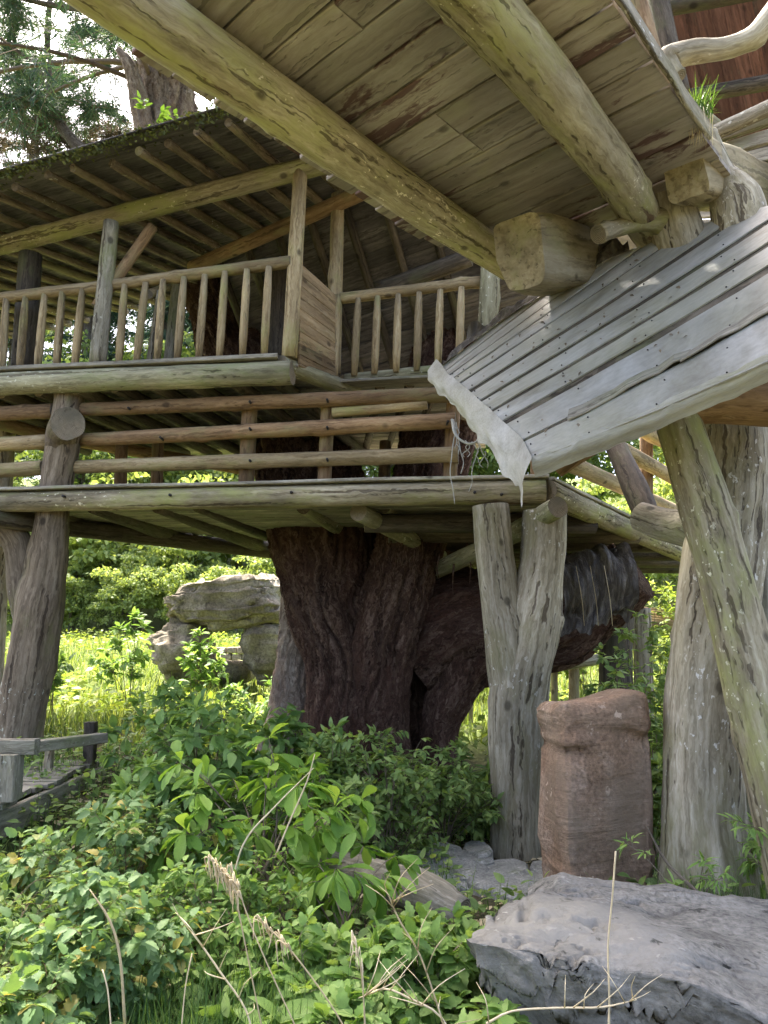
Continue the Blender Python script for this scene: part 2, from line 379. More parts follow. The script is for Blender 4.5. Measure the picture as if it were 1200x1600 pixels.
leafmat('moss', (.06, .065, .03), (.09, .105, .035), (.14, .15, .05), .2, .9)
leafmat('twig', (.10, .075, .05), (.16, .125, .085), (.24, .19, .13), .02, .85)
leafmat('twig_red', (.12, .07, .045), (.18, .11, .07), (.25, .17, .11), .02, .85)
t = NT('soil'); tc = t.n('ShaderNodeTexCoord').outputs['Object']
n1 = t.noise(t.vec(tc, (.6,) * 3), 1, 8, .65); n2 = t.noise(t.vec(tc, (14,) * 3), 1, 6, .7)
col = t.ramp(n2, [(.3, (.035, .028, .018)), (.5, (.085, .07, .042)), (.72, (.16, .13, .085))])
sx = t.n('ShaderNodeSeparateXYZ'); t.l(t.n('ShaderNodeNewGeometry').outputs['Position'], sx.inputs[0])
fld = t.ramp(t.math('MULTIPLY_ADD', sx.outputs[1], .1, -1.0), [(0.0, 0.0), (.15, 1.0)])
gcol = t.ramp(n1, [(.35, (.07, .095, .03)), (.55, (.12, .15, .045)), (.7, (.17, .19, .065))])
col = t.mix(fld, t.mix(t.ramp(n1, [(.45, 0.0), (.6, .6)]), col, (.06, .09, .025)), gcol)
t.end(t.bsdf(col, .95, t.bump(n2, .8, .04), spec=.1))
# weathered translucent builder's film
t = NT('plastic_film'); g = t.attr('gco').outputs['Vector']
n1 = t.noise(t.vec(g, (5, 5, 1.4)), 1, 6, .65, .4); n2 = t.noise(t.vec(g, (70, 70, 8)), 1, 4, .6); n3 = t.noise(t.vec(g, (1.1, 1.1, .6), (4, 4, 4)), 1, 4, .6)
col = t.ramp(n1, [(.3, (.27, .255, .205)), (.5, (.43, .415, .36)), (.7, (.56, .555, .51))])
col = t.mix(t.ramp(n3, [(.45, 0.0), (.7, .55)]), col, (.44, .42, .27))
col = t.mix(.3, col, t.ramp(n2, [(.35, .55), (.6, 1.1)]), 'MULTIPLY')
vo = t.n('ShaderNodeTexVoronoi', feature='DISTANCE_TO_EDGE'); t.l(t.vec(g, (7, 7, 3.2)), vo.inputs['Vector']); vo.inputs['Scale'].default_value = 1.0
cre = t.ramp(vo.outputs['Distance'], [(0.0, 0.0), (.05, 1.0)])
p = t.bsdf(col, .5, t.bump(t.math('ADD', t.math('MULTIPLY', cre, .10), t.math('ADD', t.math('MULTIPLY', n2, .4), n1)), .6, .014), .4)
tr = t.n('ShaderNodeBsdfTranslucent'); t.l(col, tr.inputs[0])
ms = t.n('ShaderNodeMixShader'); ms.inputs[0].default_value = .25; t.l(p, ms.inputs[1]); t.l(tr.outputs[0], ms.inputs[2]); t.end(ms.outputs[0])
t = NT('plastic_grey'); g = t.attr('gco').outputs['Vector']
n1 = t.noise(t.vec(g, (14, 7, 3)), 1, 7, .7, .8)
t.end(t.bsdf(t.ramp(n1, [(.3, (.025, .02, .015)), (.5, (.085, .07, .052)), (.7, (.25, .225, .185))]), .35, t.bump(n1, 1.0, .05), .45))
t = NT('iron'); t.end(t.bsdf((.03, .027, .025), .6))
t = NT('white_cap'); t.end(t.bsdf((.55, .54, .5), .7))

# ------------------------------------------------------------------ ground
def hgt(x, y):
    x = np.asarray(x, float); y = np.asarray(y, float)
    h = -.07 + .40 * sstep(-1.2, -3.4, x) * sstep(4.5, 7.5, y) - .20 * np.exp(-((x - 1.1) ** 2 + (y - 7.2) ** 2) / 5)
    h = h + .048 * np.maximum(0, y - 9) * (1 - sstep(30, 60, y) * .5) + .38 * np.maximum(0, y - 36) * sstep(36, 44, y)
    h = np.minimum(h, 16 + .02 * y) + .05 * fbm(np.stack([x * .8, y * .8, 0 * x], -1), 3, 3)
    return h - .06 * np.maximum(0, -y)* sstep(0, 6, -y)
gx = np.sign(np.linspace(-1, 1, 141)) * (np.abs(np.linspace(-1, 1, 141)) ** 2.6) * 420
gy = np.concatenate([-(np.linspace(1, 0, 24)[:-1] ** 2) * 60, np.linspace(0, 12, 81), 12 + (np.linspace(0, 1, 70)[1:] ** 2) * 600])
GX, GY = np.meshgrid(gx, gy); nx, ny = len(gx), len(gy)
GV = np.stack([GX, GY, hgt(GX, GY)], -1).reshape(-1, 3)
i = np.arange(ny - 1)[:, None]; j = np.arange(nx - 1)[None, :]
GF = np.stack([i * nx + j, i * nx + j + 1, (i + 1) * nx + j + 1, (i + 1) * nx + j], -1).reshape(-1, 4)
tag(put('ground', GV, GF, M['soil'], org=(0, 0, 0)), kind='structure')

# ------------------------------------------------------------------ overhead plank floor on log joists
bdir = np.array([math.cos(math.radians(48)), math.sin(math.radians(48)), 0]); ddir = np.array([math.sin(math.radians(46)), -math.cos(math.radians(46)), 0])
SZ = 4.92
ov = thing('overhead_platform', 'weathered plank floor on round log joists overhead, seen from below', 'platform', (0.4, 4.6, SZ))
def bd(p): return np.linalg.solve(np.array([bdir[:2], ddir[:2]]).T, p[:2])
eL0, eL1 = bd(PZ(85, 0, SZ)), bd(PZ(660, 375, SZ)); eR0, eR1 = bd(PZ(962, 0, SZ)), bd(PZ(1100, 203, SZ))
bmin = bd(PZ(962, 0, SZ))[0] - 1.6; bmax = bd(PZ(684, 408, SZ))[0]
rg = random.Random(4); b = bmin; k = 0
while b < bmax + .55:
    w = rg.uniform(.24, .36); bc = b + w / 2
    fl = (bc - eL0[0]) / (eL1[0] - eL0[0]); dl = eL0[1] + (eL1[1] - eL0[1]) * fl + rg.uniform(-.035, .02)
    fr = (bc - eR0[0]) / (eR1[0] - eR0[0]); dr = eR0[1] + (eR1[1] - eR0[1]) * fr - .02
    if bc > bmax: dl += .95
    cuts = [dl, dr]
    if rg.random() < .55: cuts = [dl, dl + (dr - dl) * rg.choice([.46, .5, .66]), dr]
    for a0, a1 in zip(cuts[:-1], cuts[1:]):
        zz = rg.uniform(0, .008)
        board('floor_board', bdir * bc + ddir * (a0 + .003) + UP * (SZ + .02 + zz), bdir * bc + ddir * (a1 - .003) + UP * (SZ + .02 + zz + rg.uniform(-.004, .004)),
              bdir * (w / 2 - rg.uniform(.005, .011)), UP * .02, M['board_soffit'], ov, seed=k, warp=.005, n=5); k += 1
    b += w
sb = [bdir * (bmin - .1) + ddir * (eL0[1] + (eL1[1] - eL0[1]) * ((bmin - eL0[0]) / (eL1[0] - eL0[0])) + .12), bdir * (bmin - .1) + ddir * (eR0[1] + (eR1[1] - eR0[1]) * ((bmin - eR0[0]) / (eR1[0] - eR0[0])) - .12),
      bdir * bmax + ddir * (eR0[1] + (eR1[1] - eR0[1]) * ((bmax - eR0[0]) / (eR1[0] - eR0[0])) - .12), bdir * bmax + ddir * (eL0[1] + (eL1[1] - eL0[1]) * ((bmax - eL0[0]) / (eL1[0] - eL0[0])) + .12)]
sbV = np.array([p_ + UP * (SZ + .056) for p_ in sb] + [p_ + UP * (SZ + .09) for p_ in sb])
put('light_block_sheet', sbV, [[0, 1, 2, 3], [7, 6, 5, 4], [0, 4, 5, 1], [1, 5, 6, 2], [2, 6, 7, 3], [3, 7, 4, 0]], M['board_roof'], ov, gco=sbV, smooth=False)  # unseen dark sheet added above the boards to block light through the seams
JZ = 4.755
ja, jb = PZ(194, 0, JZ), PZ(767, 394, JZ); j1 = [lerp(ja, jb, f) + np.array([.008 * math.sin(f * 9), 0, .006 * math.sin(f * 7)]) for f in (-.5, 0, .33, .66, 1.09)]
log('joist', j1, [.165, .165, .160, .152, .138], M['log_beam'], ov, seg=28, step=.07, rough=.05, seed=1, knots=16)
j2 = [PZ(600, -150, JZ), PZ(735, -10, JZ), PZ(860, 140, JZ), PZ(960, 268, JZ), PZ(1022, 375, JZ)]
log('joist', j2, [.16, .165, .165, .155, .14], M['log_beam'], ov, seg=28, step=.07, rough=.05, seed=2, knots=14)
# pale edge strip along the outer end of the boards
e0, e1 = PZ(940, -30, SZ + .03), PZ(1104, 207, SZ + .03)
board('edge_strip', e0 + ddir * .02, e1 + ddir * .02, UP * .055, ddir * .014, M['log_pale'], ov, seed=5, n=8, warp=.012)

# weeds rooted on the edge
def blades(name, base, n, L, spread, mat, parent=None, w=.006, seed=0, droop=.5, lean=(0, 0)):
    rg = np.random.RandomState(seed); base = np.atleast_2d(base)
    bp = base[rg.randint(0, len(base), n)] + np.column_stack([rg.randn(n, 2) * spread, np.zeros(n)])
    az = rg.rand(n) * 6.283; out = np.column_stack([np.cos(az) + lean[0], np.sin(az) + lean[1], 0 * az])
    ln = L * (.5 + .7 * rg.rand(n)); dr = droop * (.3 + rg.rand(n))
    side = np.column_stack([-np.sin(az), np.cos(az), 0 * az]) * (w * (.7 + .6 * rg.rand(n)))[:, None]
    K = 5; V = []
    for q in range(K):
        f = q / (K - 1)
        c = bp + UP * (ln * (f - .5 * dr * f * f))[:, None] + out * (ln * dr * .75 * f * f + ln * .12 * f)[:, None]
        wd = side * (1 - f ** 1.6 * .95)
        V += [c - wd, c + wd]
    V = np.stack(V, 1).reshape(-1, 3); o = (np.arange(n) * 2 * K)[:, None]
    F = np.concatenate([o + np.array([[2 * q, 2 * q + 1, 2 * q + 3, 2 * q + 2]]) for q in range(K - 1)])
    return put(name, V, F, mat, parent, tint=np.repeat(rg.rand(n), 2 * K))
gp = PZ(1092, 190, SZ + .09)
gt = thing('weed_tuft', 'little green grass tuft sprouting on the edge of the overhead platform', 'grass tuft', gp)
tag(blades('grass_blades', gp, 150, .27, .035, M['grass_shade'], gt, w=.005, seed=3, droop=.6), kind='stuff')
tag(blades('root_strands', gp + np.array([0, -.03, .03]), 80, -.2, .035, M['straw'], gt, w=.0025, seed=5, droop=.2), kind='stuff')

# hewn timbers carrying the joists
def timber(name, label, p0, p1, hw, hh, seed):
    p0, p1 = np.asarray(p0), np.asarray(p1); ax = nrm(p1 - p0); wv_ = nrm(np.cross(ax, UP)); tv_ = nrm(np.cross(wv_, ax))
    n = 10; rgn = np.random.RandomState(seed); prof = []
    for a in np.linspace(0, 2 * math.pi, 24, endpoint=False):
        c_, s_ = math.cos(a), math.sin(a); e = .34
        prof.append((hw * np.sign(c_) * abs(c_) ** e, hh * np.sign(s_) * abs(s_) ** e))
    prof = np.array(prof); L = np.linalg.norm(p1 - p0); V, G = [], []
    for q in range(n):
        f = q / (n - 1); sc = 1 + .05 * math.sin(3 * f + seed)
        if q == 0: sc *= .93
        for a, b_ in prof:
            d = 1 + .10 * fbm(np.array([[a * 5, b_ * 5, f * L * 2 + seed]]), 3, seed)[0]
            off = .05 * fbm(np.array([[a * 4, b_ * 4, seed * 3.0]]), 2, seed + 3)[0] if q == 0 else 0
            V.append(p0 + ax * (f * L + off) + wv_ * a * sc * d + tv_ * b_ * sc * d); G.append((a, b_, f * L))
    m = len(prof)
    F = [[q * m + z, q * m + (z + 1) % m, (q + 1) * m + (z + 1) % m, (q + 1) * m + z] for q in range(n - 1) for z in range(m)]
    F += [list(range(m))[::-1], [(n - 1) * m + z for z in range(m)]]
    o = put(name, V, F, [M['timber'], M['timber']], None, np.array(G)); o.data.polygons[len(F) - 1].use_smooth = False; o.data.polygons[len(F) - 2].use_smooth = False
    o.data.set_sharp_from_angle(angle=math.radians(35))
    return tag(o, label, 'timber')
timber('hewn_timber', 'massive hewn timber end under the joist, just above the film covered awning', P(812, 394, 5.15), P(1000, 420, 7.0), .19, .27, 3)
timber('hewn_timber', 'hewn timber block jutting out below the grass tuft on the platform edge', P(1068, 262, 5.05), P(1210, 305, 6.6), .15, .22, 8)

# ------------------------------------------------------------------ upper right: red-boarded roof, driftwood, timber wall
ur = thing('upper_roof', 'dark red board roof underside high above the driftwood branch', 'roof', P(1120, 90, 8))
A, B, C_, D = P(900, -150, 7.6), P(1300, -150, 6.6), P(1380, 300, 8.2), P(1020, 330, 9.6)
for q in range(17):
    f0 = (q + .5) / 17; a, c = A + (B - A) * f0, D + (C_ - D) * f0
    n_ = nrm(np.cross(B - A, D - A)); wv_ = nrm(B - A) * (np.linalg.norm(B - A) / 34 + .008) + n_ * .01
    board('roof_board', a, c, wv_, n_ * .014, M['board_red'], ur, seed=q, n=4)
for (x0, y0, x1, y1, Y0, Y1) in ((1040, 158, 1260, 118, 8.1, 7.4), (960, 28, 1260, -30, 7.3, 6.5), (1050, 262, 1300, 215, 8.6, 8.0)):
    log('purlin', [P(x0, y0, Y0), P(x1, y1, Y1)], .085, M['log_dark'], ur, seg=14, seed=x0)
log('post', [P(975, -60, 6.3), P(1012, 66, 6.3), P(1030, 130, 6.3)], [.1, .095, .09], M['log_brown'], ur, seg=14, seed=31)
log('post', [P(1015, -60, 6.7), P(1046, 80, 6.7), P(1062, 150, 6.7)], [.1, .1, .1], M['log_dark'], ur, seg=14, seed=32)
log('brace', [P(1050, 140, 6.6), P(1140, 215, 6.6)], [.06, .06], M['log_olive'], ur, seg=12, seed=33)
br = [P(1062, 120, 4.35), P(1040, 98, 4.4), P(1075, 82, 4.4), P(1130, 76, 4.35), P(1172, 60, 4.3), P(1200, 30, 4.25), P(1235, -20, 4.2)]
tag(log('driftwood_branch', br, [.05, .085, .075, .068, .066, .064, .06], M['log_pale'], None, seg=18, step=.05, rough=.08, seed=9, knots=3), 'pale driftwood branch curving out from the platform edge at upper right', 'branch')
tag(log('driftwood_slab', [P(1105, 208, 5.3), P(1120, 265, 5.3), P(1150, 320, 5.3), P(1165, 400, 5.3)], [.07, .10, .19, .23], M['log_pale'], None, seg=20, step=.05, rough=.12, seed=12, knots=3), 'pale flaring driftwood stump beside the hewn block above the awning', 'driftwood')
lw = thing('log_wall', 'stacked weathered planks of a side wall at the right edge above the awning', 'wall', P(1160, 280, 6.3))
for q in range(7):
    y0 = 222 + q * 22; y1 = 165 + q * 32
    a, c = P(1095, y0, 6.7), P(1290, y1 - 8, 5.7)
    board('wall_plank', a, c, UP * .062, nrm(np.cross(c - a, UP)) * .03, M['board_deck'], lw, seed=60 + q, n=5, warp=.01)
log('top_rail', [P(1080, 225, 6.6), P(1290, 128, 5.6)], .07, M['log_grey'], lw, seg=14, seed=44)

# ------------------------------------------------------------------ lodge on the upper deck (left)
CR = P(452, 560, 7.2)
LY = 7.85
lo = thing('lodge', 'open rustic lodge with railed balcony and low plank roof at left', 'lodge', (-2.2, 8.6, 4.1))
lo_rail, lo_roof, lo_deck, lo_wall = sub('balcony_railing', lo, CR), sub('roof', lo, (-2.2, 8.6, 6.2)), sub('deck', lo), sub('side_wall', lo, (-.7, 7.5, 4.2))
lo_slope = sub('rear_roof', lo, (0, 8.6, 5.6))
dl0, dl1 = P(440, 583, 7.2), P(-330, 613, 8.03)
log('deck_log', [lerp(dl0, dl1, -.02), lerp(dl0, dl1, .33), lerp(dl0, dl1, .66), dl1], [.115, .12, .12, .115], M['log_mossy'], lo_deck, seg=22, step=.08, rough=.06, seed=21, knots=9)
log('edge_log', [P(438, 568, 7.18), P(500, 592, 7.6), P(556, 612, 7.95)], [.085, .085, .08], M['log_mossy'], lo_deck, seg=18, step=.08, rough=.05, seed=22)
board('deck_fascia', P(436, 561, 7.22), P(-330, 597, 8.08), np.array([0, .12, 0]), UP * .022, M['board_deck'], lo_deck, seed=3, n=8)
# top rail and balusters
log('handrail', [P(455, 409, 7.2), P(165, 447, 7.55)], [.062, .06], M['rail_tan'], lo_rail, seg=16, step=.1, rough=.05, seed=23, knots=4)
log('handrail', [P(172, 446, 7.54), P(-330, 504, 8.18)], [.06, .062], M['rail_tan'], lo_rail, seg=16, step=.1, rough=.05, seed=24, knots=4)
bl = [(20, 135, 5, 360), (80, 135, 60, 360), (140, 125, 115, 355), (195, 115, 175, 350), (258, 110, 232, 345), (390, 95, 370, 330), (455, 90, 425, 330), (510, 80, 490, 325), (575, 72, 553, 320), (640, 65, 620, 315), (703, 55, 685, 312), (772, 48, 757, 305), (840, 40, 825, 300), (-40, 140, -58, 366)] + [(-100 - 62 * q, 148 + 7 * q, -120 - 62 * q, 368 + 3 * q) for q in range(9)]
for q, (x0, y0, x1, y1) in enumerate(bl):
    Y = 7.2 + (452 - x0 / 2) / 452 * .58
    log('baluster', [P(x0 / 2, 400 + y0 / 2 - 3, Y - .055), P(x1 / 2, 400 + y1 / 2 + 6, Y - .03)], [.040, .043], M['rail_tan'], lo_rail, seg=12, step=.2, rough=.05, seed=100 + q, endround=.25)
for q, (x0, y0, x1, y1, Y, r, m) in enumerate([(470, 262, 452, 560, 7.22, .078, 'rail_tan'), (174, 348, 152, 572, 7.5, .085, 'log_grey'), (48, 398, 36, 585, 8.1, .13, 'log_dark'), (528, 305, 521, 585, 7.93, .078, 'rail_tan'), (766, 418, 760, 560, 7.5, .105, 'log_mossy')]):
    log('roof_post', [P(x0, y0, Y), P(x1, y1, Y)], [r * .95, r], M[m], lo, seg=16, step=.15, rough=.04, seed=130 + q, knots=2)
log('roof_post', [P(250, 455, 7.9), P(232, 575, 7.9)], [.035, .035], M['log_pale'], lo, seg=10, seed=141)
log('roof_post', [P(277, 430, 9.0), P(262, 575, 9.0)], [.06, .06], M['log_grey'], lo, seg=10, seed=142)
log('roof_post', [P(437, 420, 9.3), P(430, 560, 9.3)], [.12, .13], M['log_dark'], lo, seg=14, seed=143)
log('brace', [P(238, 355, 7.7), P(178, 440, 7.55), P(150, 480, 7.5)], [.06, .06, .055], M['log_brown'], lo, seg=12, seed=145)
log('inner_rail', [P(232, 460, 8.0), P(262, 448, 8.6)], [.05, .05], M['rail_tan'], lo_rail, seg=10, seed=146)
# jogged side wall of boards
sp0, sp1 = (467, 410, 560, 7.24), (527, 464, 600, 7.9)
for q in range(9):
    f0, f1 = q / 9, (q + 1) / 9
    a = P(sp0[0], lerp(sp0[1], sp0[2] + 12, (f0 + f1) / 2), sp0[3]); c = P(sp1[0], lerp(sp1[1], sp1[2], (f0 + f1) / 2), sp1[3])
    board('wall_board', a, c, UP * .058, nrm(np.cross(c - a, UP)) * .012, M['board_wall'], lo_wall, seed=160 + q, n=3)
log('corner_stud', [P(527, 462, 7.88), P(522, 590, 7.88)], [.045, .045], M['rail_tan'], lo_wall, seg=10, seed=170)
# right-hand railing, set back
log('handrail', [P(528, 467, 7.93), P(752, 440, 7.6)], [.062, .06], M['rail_tan'], lo_rail, seg=16, step=.1, rough=.05, seed=25, knots=4)
log('bottom_rail', [P(540, 594, 7.92), P(700, 578, 7.68)], [.068, .066], M['log_mossy'], lo_rail, seg=16, step=.1, rough=.05, seed=26)
for q, (x0, y0, x1, y1) in enumerate([(560, 466, 553, 588), (590, 463, 585, 585), (622, 460, 619, 582), (655, 457, 651, 580), (688, 453, 684, 577), (721, 449, 717, 575)]):
    Y = 7.93 - (x0 - 528) / 222 * .33 - .05
    log('baluster', [P(x0, y0, Y), P(x1, y1, Y)], [.04, .043], M['rail_tan'], lo_rail, seg=12, step=.2, rough=.05, seed=180 + q, endround=.25)
# deck: joists and boards, seen from below
fl0, fl1 = lerp(dl0, dl1, 0), dl1
ed = nrm(fl1 - fl0); ed[2] = 0; ed = nrm(ed); inn = np.array([ed[1], -ed[0], 0]); inn = inn if inn[1] > 0 else -inn
LEN = np.linalg.norm(fl1 - fl0)
rg = random.Random(9)
for q in range(15):
    s = .1 + q * .42; p = fl0 + ed * s + UP * (-.02 - .0 * s)
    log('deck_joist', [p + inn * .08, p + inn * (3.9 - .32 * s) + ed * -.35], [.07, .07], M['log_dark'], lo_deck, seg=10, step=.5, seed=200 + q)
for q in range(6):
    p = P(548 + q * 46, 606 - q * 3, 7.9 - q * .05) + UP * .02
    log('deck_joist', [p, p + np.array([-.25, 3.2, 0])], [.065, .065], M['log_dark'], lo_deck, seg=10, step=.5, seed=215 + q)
for q in range(21):
    tt = .12 + q * .175
    a = fl0 + inn * tt + UP * .085 - ed * (.15 if tt < .6 else 1.9); c = fl0 + inn * tt + UP * .085 + ed * (LEN - tt * .75)
    board('deck_board', a, c, inn * .083, UP * .016, M['board_deck'], lo_deck, seed=240 + q, n=3)
log('back_beam', [P(-40, 652, 8.4), P(130, 690, 9.3), P(430, 742, 10.9)], [.08, .08, .08], M['log_brown'], lo_deck, seg=12, step=.3, seed=235)
# roof: eave purlin, rafters, lapped boards
pr, pl = P(480, 262, 7.22), P(-330, 468, 8.96)
er = nrm(pl - pr); eh = er.copy(); eh[2] = 0; eh = nrm(eh); ri = np.array([eh[1], -eh[0], 0]); ri = ri if ri[1] > 0 else -ri
RL = np.linalg.norm(pl - pr); SL = .2
log('eave_purlin', [lerp(pr, pl, -.12), lerp(pr, pl, .3), lerp(pr, pl, .65), lerp(pr, pl, 1.0)], [.105, .105, .105, .10], M['log_olive'], lo_roof, seg=20, step=.09, rough=.05, seed=27, knots=8)
def RP(s, tt, dz=0): return pr + er * s + ri * tt + UP * (SL * tt + .17 + dz)
for q in range(22):
    s = -.3 + q * .34 + rg.uniform(-.05, .05); e0_ = -.86 + rg.uniform(-.10, .08)
    log('rafter', [RP(s, e0_, -.02 + rg.uniform(-.02, .02)), RP(s - .1, 1.2), RP(s - .25, 3.6)], [.042, .052, .055], M['log_umber'], lo_roof, cap=M['log_umber'], seg=10, step=.2, rough=.16, seed=300 + q)
for q in range(25):
    tt = -.95 + q * .185
    board('roof_board', RP(-1.2, tt, .075 + .012 * (q % 2)), RP(RL + .15, tt, .075 + .012 * (q % 2)), ri * .105 + UP * (SL * .105 - .012), UP * .010, M['board_roof'], lo_roof, seed=330 + q, n=6, warp=.008)
# moss and litter on the eave edge
rgn = np.random.RandomState(8); nm = 6500
ss = rgn.rand(nm) * (RL + .9) - .8; tt = -1.06 + np.abs(rgn.randn(nm)) * .13
mp = pr + np.outer(ss, er) + np.outer(tt, ri) + np.outer(SL * tt + .255 + .07 * np.maximum(0, fbm(np.column_stack([ss * 2.5, tt * 3, 0 * ss]), 3, 2)) * rgn.rand(nm) + .012 * rgn.randn(nm) - (.02 + .10 * rgn.rand(nm) ** 2) * (tt < -1.0), UP)
TPL = {}
def leaves(name, pos, axis, nor, L, tpl, mat, parent=None, seed=0, kind='stuff', ratio=None):
    TV, TF = TPL[tpl]; pos = np.asarray(pos, float); n = len(pos); axis = nrm(axis); side = nrm(np.cross(nor, axis)); nor = np.cross(axis, side)
    L = np.broadcast_to(np.asarray(L, float), (n,))
    wr = np.ones(n) if ratio is None else ratio
    V = pos[:, None, :] + L[:, None, None] * (TV[None, :, 0:1] * axis[:, None, :] + TV[None, :, 1:2] * wr[:, None, None] * side[:, None, :] + TV[None, :, 2:3] * nor[:, None, :])
    k = len(TV); F = (np.arange(n) * k)[:, None, None] + TF[None]
    tn = np.repeat(np.random.RandomState(seed).rand(n), k)
    o = put(name, V.reshape(-1, 3), F.reshape(-1, TF.shape[1]), mat, parent, tint=tn)
    if kind: o['kind'] = kind
    return o
def tpl(name, xs, ws, fold=.25, curl=.25, serr=0.0):
    V = []
    for q, (x, w) in enumerate(zip(xs, ws)):
        zc = -curl * x * x; wz = w * fold
        s_ = serr if q % 2 else 0
        V += [(x, 0, zc), (x - s_, w, zc + wz), (x - s_, -w, zc + wz)]
    F = []
    for q in range(len(xs) - 1):
        a, b_ = 3 * q, 3 * q + 3
        F += [(a, b_, b_ + 1, a + 1), (a, a + 2, b_ + 2, b_)]
    TPL[name] = (np.array(V, float), np.array(F))
tpl('ovate', [0, .12, .35, .62, .85, 1], [.015, .17, .27, .22, .11, .005])
tpl('obovate', [0, .14, .26, .38, .5, .6, .7, .79, .87, .94, 1], [.008, .045, .085, .125, .16, .185, .195, .18, .15, .08, .0], .3, .35)
TPL['obovate'][0][:, 2] += np.where((np.arange(33) // 3) % 2 == 0, .014, -.010) * (np.arange(33) % 3 > 0)
TPL['obovate'][0][:, 0] += np.where((np.arange(33) // 3) % 2 == 0, .0, .025) * (np.arange(33) % 3 > 0)
tpl('toothed', [0, .1, .2, .38, .46, .64, .7, .86, 1], [.02, .25, .25, .36, .27, .31, .19, .17, .0], .3, .3)
tpl('lance', [0, .2, .5, .8, 1], [.01, .09, .11, .06, .0], .2, .3)
tpl('scrap', [0, .5, 1], [.1, .35, .05], .3, .3)
TPL['quad'] = (np.array([(0, 0, 0), (.5, .3, .06), (1, 0, -.05), (.5, -.3, .06)]), np.array([(0, 1, 2, 3)]))
TPL['needle'] = (np.array([(0, .05, 0), (0, -.05, 0), (1, -.02, 0), (1, .02, 0)]), np.array([(0, 1, 2, 3)]))
dirs = rgn.randn(nm, 3); dirs[:, 2] = np.abs(dirs[:, 2]) * .6
leaves('moss', mp, dirs, rgn.randn(nm, 3) + UP, .02 + .035 * rgn.rand(nm), 'scrap', M['moss'], lo_roof)
# valley log and the second roof slope behind it
v0, v1 = P(300, 418, 9.3), P(640, 268, 7.3)
log('valley_log', [v0, lerp(v0, v1, .5), v1], [.085, .085, .085], M['log_brown'], lo_slope, seg=14, step=.2, seed=28)
q0, q1, q2, q3 = P(330, 400, 9.6), P(800, 190, 7.2), P(860, 520, 9.2), P(420, 640, 11.2)
n2 = nrm(np.cross(q1 - q0, q3 - q0)); n2 = n2 if n2[2] > 0 else -n2
for q in range(13):
    f = (q + .5) / 13; a, c = lerp(q0, q3, f), lerp(q1, q2, f)
    wv_ = nrm(q3 - q0) * (np.linalg.norm(q3 - q0) / 26 + .012) + n2 * .012
    board('roof_board', a + n2 * (.08 + .008 * (q % 2)), c + n2 * (.08 + .008 * (q % 2)), wv_, n2 * .01, M['board_roof'], lo_slope, seed=370 + q, n=5, warp=.008)
for q in range(9):
    f = .02 + q * .12
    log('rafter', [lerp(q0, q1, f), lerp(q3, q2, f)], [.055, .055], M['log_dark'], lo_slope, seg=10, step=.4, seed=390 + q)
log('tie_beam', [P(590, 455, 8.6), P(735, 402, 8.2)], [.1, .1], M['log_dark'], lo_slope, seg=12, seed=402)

# ------------------------------------------------------------------ lower platform
lp = thing('lower_platform', 'lower log platform with three horizontal rails wrapped round the great tree', 'platform', (0, 9, 2.8))
lp_rail, lp_deck = sub('railing', lp, (-1, 7.4, 3.0)), sub('deck', lp)
f0, f1 = PZ(852, 768, 2.90), PZ(-330, 791, 2.90)
log('front_beam', [f0, lerp(f0, f1, .3), lerp(f0, f1, .7), f1], [.115, .108, .1, .095], M['log_olive'], lp_deck, seg=22, step=.08, rough=.05, seed=41, knots=14)
board('edge_board', f0 + np.array([.02, .05, .135]), f1 + np.array([0, .05, .12]), np.array([0, .15, 0]), UP * .016, M['board_deck'], lp_deck, seed=42, n=10, warp=.008)
g0, g1 = P(852, 768, 6.97), P(1130, 895, 12.0)
log('side_beam', [g0, lerp(g0, g1, .5), g1], [.115, .11, .10], M['log_olive'], lp_deck, seg=20, step=.1, rough=.05, seed=43, knots=8)
board('edge_board', g0 + np.array([-.03, .1, .135]), g1 + np.array([-.05, 0, .14]), np.array([.13, -.05, 0]), UP * .016, M['board_deck'], lp_deck, seed=44, n=8)
for q, (x0, y0, x1, y1, Y1_, m) in enumerate([(712, 616, 108, 641, 7.75, 'log_brown'), (712, 657, 125, 688, 7.75, 'log_brown'), (716, 710, 108, 730, 7.75, 'rail_tan'), (84, 642, -330, 664, 8.1, 'log_brown'), (78, 690, -330, 712, 8.1, 'rail_tan'), (70, 731, -330, 757, 8.1, 'rail_tan')]):
    log('rail', [P(x0, y0, 7.15 if x0 > 200 else 7.72), P(x1, y1, Y1_)], [.078, .07], M[m], lp_rail, seg=16, step=.1, rough=.05, seed=420 + q, knots=6)
log('rail', [P(520, 645, 7.36), P(668, 632, 7.2)], [.05, .05], M['rail_tan'], lp_rail, seg=12, seed=428)
for q, (x, Y, r, m) in enumerate([(388, 7.5, .082, 'log_brown'), (510, 7.36, .07, 'log_brown'), (706, 7.2, .07, 'log_brown')]):
    log('rail_post', [P(x + 3, 622, Y + .1), P(x - 4, 765, Y + .1)], [r, r], M[m], lp_rail, seg=12, seed=430 + q)
for q, (x, y0, y1, Y) in enumerate([(188, 690, 765, 9.0), (245, 685, 765, 9.2), (150, 600, 700, 9.6), (600, 690, 770, 9.6), (415, 600, 745, 9.8)]):
    log('back_post', [P(x + 2, y0, Y), P(x, y1, Y)], [.075, .075], M['log_brown'], lp_rail, seg=12, seed=440 + q)
